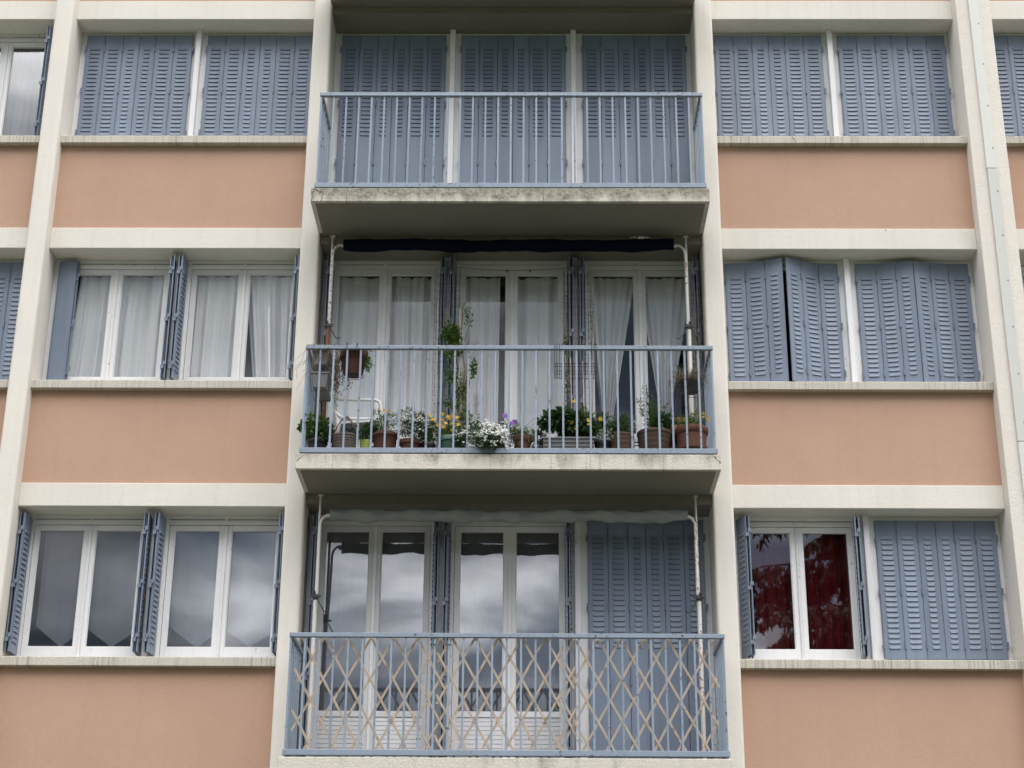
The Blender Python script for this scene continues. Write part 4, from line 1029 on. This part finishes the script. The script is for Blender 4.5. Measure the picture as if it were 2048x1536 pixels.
# basket of dried grass at the right end
T = empty('hanging_basket', (1.50,-.30,7.72)); tag(T, 'dark hanging basket of dried grass at the right end of the railing', 'hanging basket')
q = MB().lathe([(0,0),(.085,0),(.10,.05),(.11,.09),(.10,.09),(.09,.06),(0,.06)], (0,0,0), 24); q.build('basket', 'plastic_black', T, smooth=True)
q = MB(); rnd = random.Random(8)
for xx in (-.10,.10): q.tube([(xx,-.10,-.01),(xx,.10,-.01),(xx,.11,.10),(xx,-.11,.10),(xx,-.10,-.01)], .003, 5)
for zz in (-.01,.10): q.tube([(-.11,-.11,zz),(.13,-.11,zz),(.13,.11,zz),(-.11,.11,zz),(-.11,-.11,zz)], .003, 5)
q.tube([(.13,0,.10),(.175,0,.30),(.19,0,.315)], .003, 5); q.build('wire_holder', 'dark_metal', T)
q = MB()
for k in range(150):
    a = rnd.uniform(0, 6.283); r_ = rnd.uniform(.01,.08); p = Vector((r_*math.cos(a), r_*math.sin(a), .07)); o = Vector((math.cos(a), math.sin(a), 0))
    L_ = rnd.uniform(.05,.15); hh_ = rnd.uniform(.03,.16)
    q.tube([p, p+o*L_*.4+Vector((0,0,hh_)), p+o*L_*.9+Vector((0,0,hh_*.7)), p+o*L_*1.1+Vector((0,0,hh_*.1-.03*rnd.random()))], [.0022,.0018,.0014,.0008], 4)
q.build('foliage', 'leaf_dry', T)
q = MB()
for k in range(26): p = Vector((rnd.uniform(-.1,.0), rnd.uniform(-.05,.05), rnd.uniform(.1,.22))); q.tube([p, p+Vector((-.02+rnd.uniform(-.03,.03),0,.06)), p+Vector((rnd.uniform(-.06,.02),-.02,-.02))], .0022, 4)
q.build('foliage', 'leaf_dark', T)

# climbing plants on wire netting around the folded shutters
NET = 'wire netting around the folded balcony shutters'
def netting(label, x0, x1, z0, z1, y, seed):
    rn = random.Random(seed); q = MB(); nx = max(2, int((x1-x0)/.06)); nz = int((z1-z0)/.085)
    for i in range(nx+1):
        x = x0+(x1-x0)*i/nx; q.tube([(x+rn.uniform(-.003,.003), y+rn.uniform(-.006,.006), z0+(z1-z0)*j/8) for j in range(9)], .0014, 4)
    for j in range(nz+1):
        z = z0+(z1-z0)*j/nz; q.tube([(x0,y,z),( (x0+x1)/2,y-.008,z+rn.uniform(-.006,.006)),(x1,y,z)], .0014, 4)
    for x in (x0, x1):
        for z in [z0+.085*i for i in range(nz)]: q.tube([(x,y,z),(x,y+.12,z+rn.uniform(-.01,.01))], .0013, 4)
    o = q.build('wire_netting', 'dark_metal'); tag(o, label, 'wire netting', NET); return o
netting('wire netting overgrown with green leaves, around the left middle shutter stack', -.975, -.735, 7.0, 9.25, .165, 1)
netting('nearly bare wire netting around the right middle shutter stack', .325, .585, 7.0, 9.25, .165, 2)
netting('wire netting with dry twigs, in the corner behind the right awning pole', 1.60, 1.70, 7.2, 9.2, .15, 3)
def climber(label, stems_, leafs, seed, mat='leaf_mid', cat='climbing plant'):
    rn = random.Random(seed); b = stems_[0][0]; T = empty('climbing_plant', b); tag(T, label, cat, 'climbing plants on the middle balcony')
    q = MB()
    for pts, r_ in [(s_[:-1], s_[-1]) for s_ in stems_]:
        out = []
        for i in range(len(pts)-1):
            a_, b_ = Vector(pts[i]), Vector(pts[i+1])
            for k in range(5): out.append(a_.lerp(b_, k/5)+rdir(rn)*.007)
        out.append(Vector(pts[-1])); q.tube(out, [r_*(1-.6*i/len(out)) for i in range(len(out))], 6)
    loc(T, q, 'stem', 'dry_stem', smooth=True)
    for m_, items in leafs.items():
        q = MB()
        for c, r_, n, ln in items: bush(rn, c, r_, n, ln, ln*.62, q, lumps=5, shell=.2)
        loc(T, q, 'foliage', m_)
    return T
s_ = [[(-.70,.06,6.96),(-.69,.07,7.6),(-.72,.08,8.1),(-.80,.09,8.6),(-.84,.1,8.9),.010],
      [(-.66,.06,6.96),(-.67,.07,7.5),(-.66,.06,8.1),(-.70,.08,8.5),(-.68,.05,8.75),(-.62,.03,8.92),.008],
      [(-.68,.06,7.0),(-.64,.06,7.7),(-.60,.02,8.0),(-.575,.0,8.15),(-.60,.0,8.22),.005],
      [(-.86,.10,8.75),(-.80,.06,8.25),(-.77,.04,7.95),(-.73,.03,7.75),.006],
      [(-.67,.06,8.4),(-.60,.03,8.62),(-.575,.02,8.72),.004],[(-.64,.05,8.3),(-.56,.03,8.36),(-.50,.02,8.38),.003]]
rn = random.Random(3)
for k in range(26): x = rn.uniform(-.75,-.62); s_.append([(x,.06+rn.uniform(-.03,.03),7.0),(x+rn.uniform(-.02,.02),.07,7.55),(x+rn.uniform(-.03,.03),.07,rn.uniform(7.8,8.2)),rn.uniform(.003,.006)])
climber('green climbing plant with a bundle of dry stems on the left middle shutter stack', s_,
    {'leaf_light': [((-.79,.06,8.42),(.10,.05,.17),190,.040),((-.76,.05,8.28),(.09,.05,.10),90,.036)],
     'leaf_mid': [((-.80,.06,8.50),(.10,.05,.18),120,.036),((-.78,.05,8.08),(.07,.05,.16),50,.034),((-.58,.01,8.08),(.035,.03,.14),30,.036),((-.69,.04,7.85),(.07,.04,.3),55,.030),((-.62,.04,8.66),(.06,.04,.20),20,.030),((-.79,.04,7.74),(.06,.04,.07),20,.034)]}, 31)
s_ = [[(.345,.1,6.96),(.35,.12,7.6),(.34,.12,8.3),(.335,.13,9.0),.006],[(.36,.1,6.96),(.345,.12,7.9),(.35,.13,8.7),.005],[(.335,.12,7.2),(.355,.1,8.0),(.335,.12,8.6),.004],[(.59,.12,7.0),(.60,.13,8.2),(.585,.14,9.1),.004],[(.60,.12,7.2),(.575,.13,8.0),(.61,.14,8.9),.003]]
climber('thin dry climbing plant with few leaves on the right middle shutter stack', s_,
    {'leaf_mid': [((.345,.10,8.35),(.04,.04,.20),24,.030),((.345,.10,7.85),(.035,.03,.35),34,.026)], 'leaf_dry': [((.35,.1,7.8),(.035,.03,.5),60,.018),((.345,.12,8.7),(.03,.03,.4),40,.016),((.59,.13,8.5),(.03,.03,.6),50,.016)]}, 32)
s_ = [[(1.60,.08,6.96),(1.62,.10,7.9),(1.60,.12,8.9),(1.63,.14,9.2),.004]]+[[(1.61+.012*k,.1,7.2),(1.60+.015*k,.12,8.2),(1.62+.01*k,.13,8.9+.05*k),.003] for k in range(4)]
climber('dry twiggy climbing plant in the right corner behind the awning pole', s_, {'leaf_dry': [((1.62,.12,8.2),(.035,.03,.9),90,.018)]}, 33)
for lab, x, za, zb, y in (('pale bamboo cane left of the leafy climbing plant', -.935, 6.96, 8.85, .12), ('pale cane right of the leafy climbing plant', -.71, 7.9, 8.75, .05), ('pale cane beside the empty wire pot holder', .385, 6.96, 8.25, .12), ('slim white cane right of the bare netting', .50, 6.96, 8.15, -.02)):
    q = MB().tube([(x,y,za),(x+.006,y+.004,(za+zb)/2),(x-.004,y,zb)], .0065, 8)
    for i in range(6): z = za+(zb-za)*(i+.5)/6; q.tube([(x,y,z),(x,y,z+.008)], .0085, 8)
    tag(q.build('cane', 'cane', smooth=True), lab, 'cane', 'canes on the middle balcony')
q = MB().tube([(-.74,.19,9.27),(-.5,.19,9.25),(-.25,.19,9.235),(.05,.19,9.245),(.33,.19,9.265)], .003, 5)
for x in (-.25, -.02): q.tube([(x,.19,9.24),(x,.19,9.22)], .008, 8)
tag(q.build('wire', 'dark_metal'), 'thin dark wire sagging below the awning above the middle balcony door', 'wire')

# white garden chair
T = empty('garden_chair', (-1.60,-.12,FZ)); tag(T, 'white moulded garden chair seen side-on behind the flower pots', 'chair')
def cpart(q, n, **k): return q.build(n, 'chair_white', T, **k)
cpart(MB().add([(x,y,z) for x,y,z in [(-.22,-.24,.41),(.24,-.24,.44),(.26,.24,.44),(-.22,.24,.41),(-.22,-.24,.435),(.24,-.24,.465),(.26,.24,.465),(-.22,.24,.435)]], [(0,3,2,1),(4,5,6,7),(0,1,5,4),(1,2,6,5),(2,3,7,6),(3,0,4,7)]), 'seat', bevel=.01)
q = MB()
for i in range(6): y = -.20+.08*i; q.bar((-.22,y,.43),(-.36,y,.86),.05,.012,up=(1,0,.3))
q.bar((-.36,-.24,.86),(-.36,.24,.86),.05,.06); q.bar((-.222,-.24,.45),(-.222,.24,.45),.03,.05); cpart(q, 'backrest', bevel=.004)
for y in (-.25, .25):
    q = MB(); q.tube([(-.31,y,.72),(-.27,y,.68),(-.20,y,.655),(-.05,y,.652),(.12,y,.65),(.16,y,.635),(.175,y,.60),(.19,y,.45)], .016, 10); cpart(q, 'armrest', smooth=True)
    for x0_, x1_, zt_ in ((.19,.24,.45),(-.21,-.28,.43)): cpart(MB().tube([(x0_,y*.96,zt_),(x1_,y,0)], [.022,.017], 8), 'leg', smooth=True)

# ------------------------------------------------------------------ trees across the road, seen as reflections in the window panes
def limb(q, a, b, r0, r1, rn, n=5, sag=0):
    a, b = Vector(a), Vector(b)
    pts = [a.lerp(b, i/n)+rdir(rn)*(b-a).length*.02*(0 < i < n)+Vector((0,0,-sag*math.sin(math.pi*i/n))) for i in range(n+1)]
    q.tube(pts, [r0+(r1-r0)*i/n for i in range(n+1)], 7); return pts
def cedar(x, y, h):
    T = empty('cedar_tree', (x,y,0)); tag(T, 'tall dark cedar with drooping branches, mirrored in the window with red curtains', 'tree')
    rn = random.Random(77); tr = MB(); br = MB(); lf = MB()
    limb(tr, (0,0,0), (0,0,h), .42, .05, rn, 10)
    z = 4.0
    while z < h-1:
        L0 = 8.0*(1-((z-4)/(h-3))**1.8)+.8
        for k in range(6):
            a = rn.uniform(0, 6.283); L_ = L0*rn.uniform(.7,1.1)
            tip = Vector((math.cos(a)*L_, math.sin(a)*L_, z+L_*.05-L_*.12))
            pts = limb(br, (0,0,z), tip, .07, .015, rn, 6, sag=-L_*.06)
            for i in range(1, len(pts)):
                t = i/(len(pts)-1)
                for s_ in (-1, 1):
                    for m_ in range(3):
                        side = Vector((-math.sin(a)*s_, math.cos(a)*s_, 0)); ln = (1.5*(1-.5*t)+.3)*rn.uniform(.5,1.1)
                        p0 = pts[i-1].lerp(pts[i], rn.random()); p1 = p0+side*ln*.7+Vector((math.cos(a)*ln*.6, math.sin(a)*ln*.6, -ln*.55))
                        if m_ == 0: br.tube([p0, p1], [.015,.006], 4)
                        for g_ in range(int(16+ln*18)):
                            u = rn.random(); p = p0.lerp(p1, u)+rdir(rn)*.06; d = (Vector((rn.uniform(-.5,.5), rn.uniform(-.5,.5), -.8))+side*.3)
                            add_leaf(lf, p, d, rn.uniform(.2,.42), .09, rdir(rn))
        z += rn.uniform(.55,.8)
    tr.build('trunk', 'bark', T, smooth=True); br.build('branch', 'bark', T); lf.build('crown', 'needle', T)
cedar(12.3, -35.0, 26)
def broadleaf(x, y, h, rad, seed, label):
    T = empty('broadleaf_tree', (x,y,0)); tag(T, label, 'tree', 'broadleaf trees across the road')
    rn = random.Random(seed); tr = MB(); lf = MB()
    limb(tr, (0,0,0), (0,0,h*.6), .35, .15, rn, 6)
    cl = []
    for k in range(16):
        d = rdir(rn); d.z = abs(d.z)*.9-.15; c = Vector((d.x*rad*.75, d.y*rad*.75, h*.62+d.z*h*.30)); cl.append(c); limb(tr, (0,0,h*rn.uniform(.3,.55)), c, .10, .03, rn, 4)
    for c in cl:
        for i in range(950):
            d = rdir(rn); p = c+d*rad*.42*(rn.random()**.4); add_leaf(lf, p, rdir(rn), rn.uniform(.14,.26), .13, rdir(rn))
    tr.build('trunk', 'bark', T, smooth=True); lf.build('crown', 'tree_leaf', T)
for i, (x, y, h, r_, lab) in enumerate(((8.6,-46,17.2,5.0,'left broadleaf tree of the row mirrored in the red-curtained window'),(16.5,-47,18.0,5.4,'middle broadleaf tree of the row mirrored in the red-curtained window'),(25,-48,18.0,5.2,'right broadleaf tree of the row beyond the cedar'))): broadleaf(x, y, h, r_, 100+i, lab)
# belt of leaves added out of view to block the low sky light
rn = random.Random(901)
def belt(x0, x1, y, h, n, name):
    q = MB()
    for i in range(n):
        x = rn.uniform(x0, x1); hh_ = h*(.82+.12*math.sin(x*.21)+.10*math.sin(x*.53+2))
        z = hh_*rn.random()**.6; p = Vector((x, y+rn.uniform(-3, 3), z)); d = rdir(rn)
        add_leaf(q, p, d, rn.uniform(1.0, 2.0), 1.2, rdir(rn))
    tag(q.build(name, 'tree_leaf'), 'dark belt of leaves added far behind the viewer to block low sky light', 'sky_blocker', kind='stuff')
belt(-110, 110, -72, 12.5, 7000, 'sky_blocker')
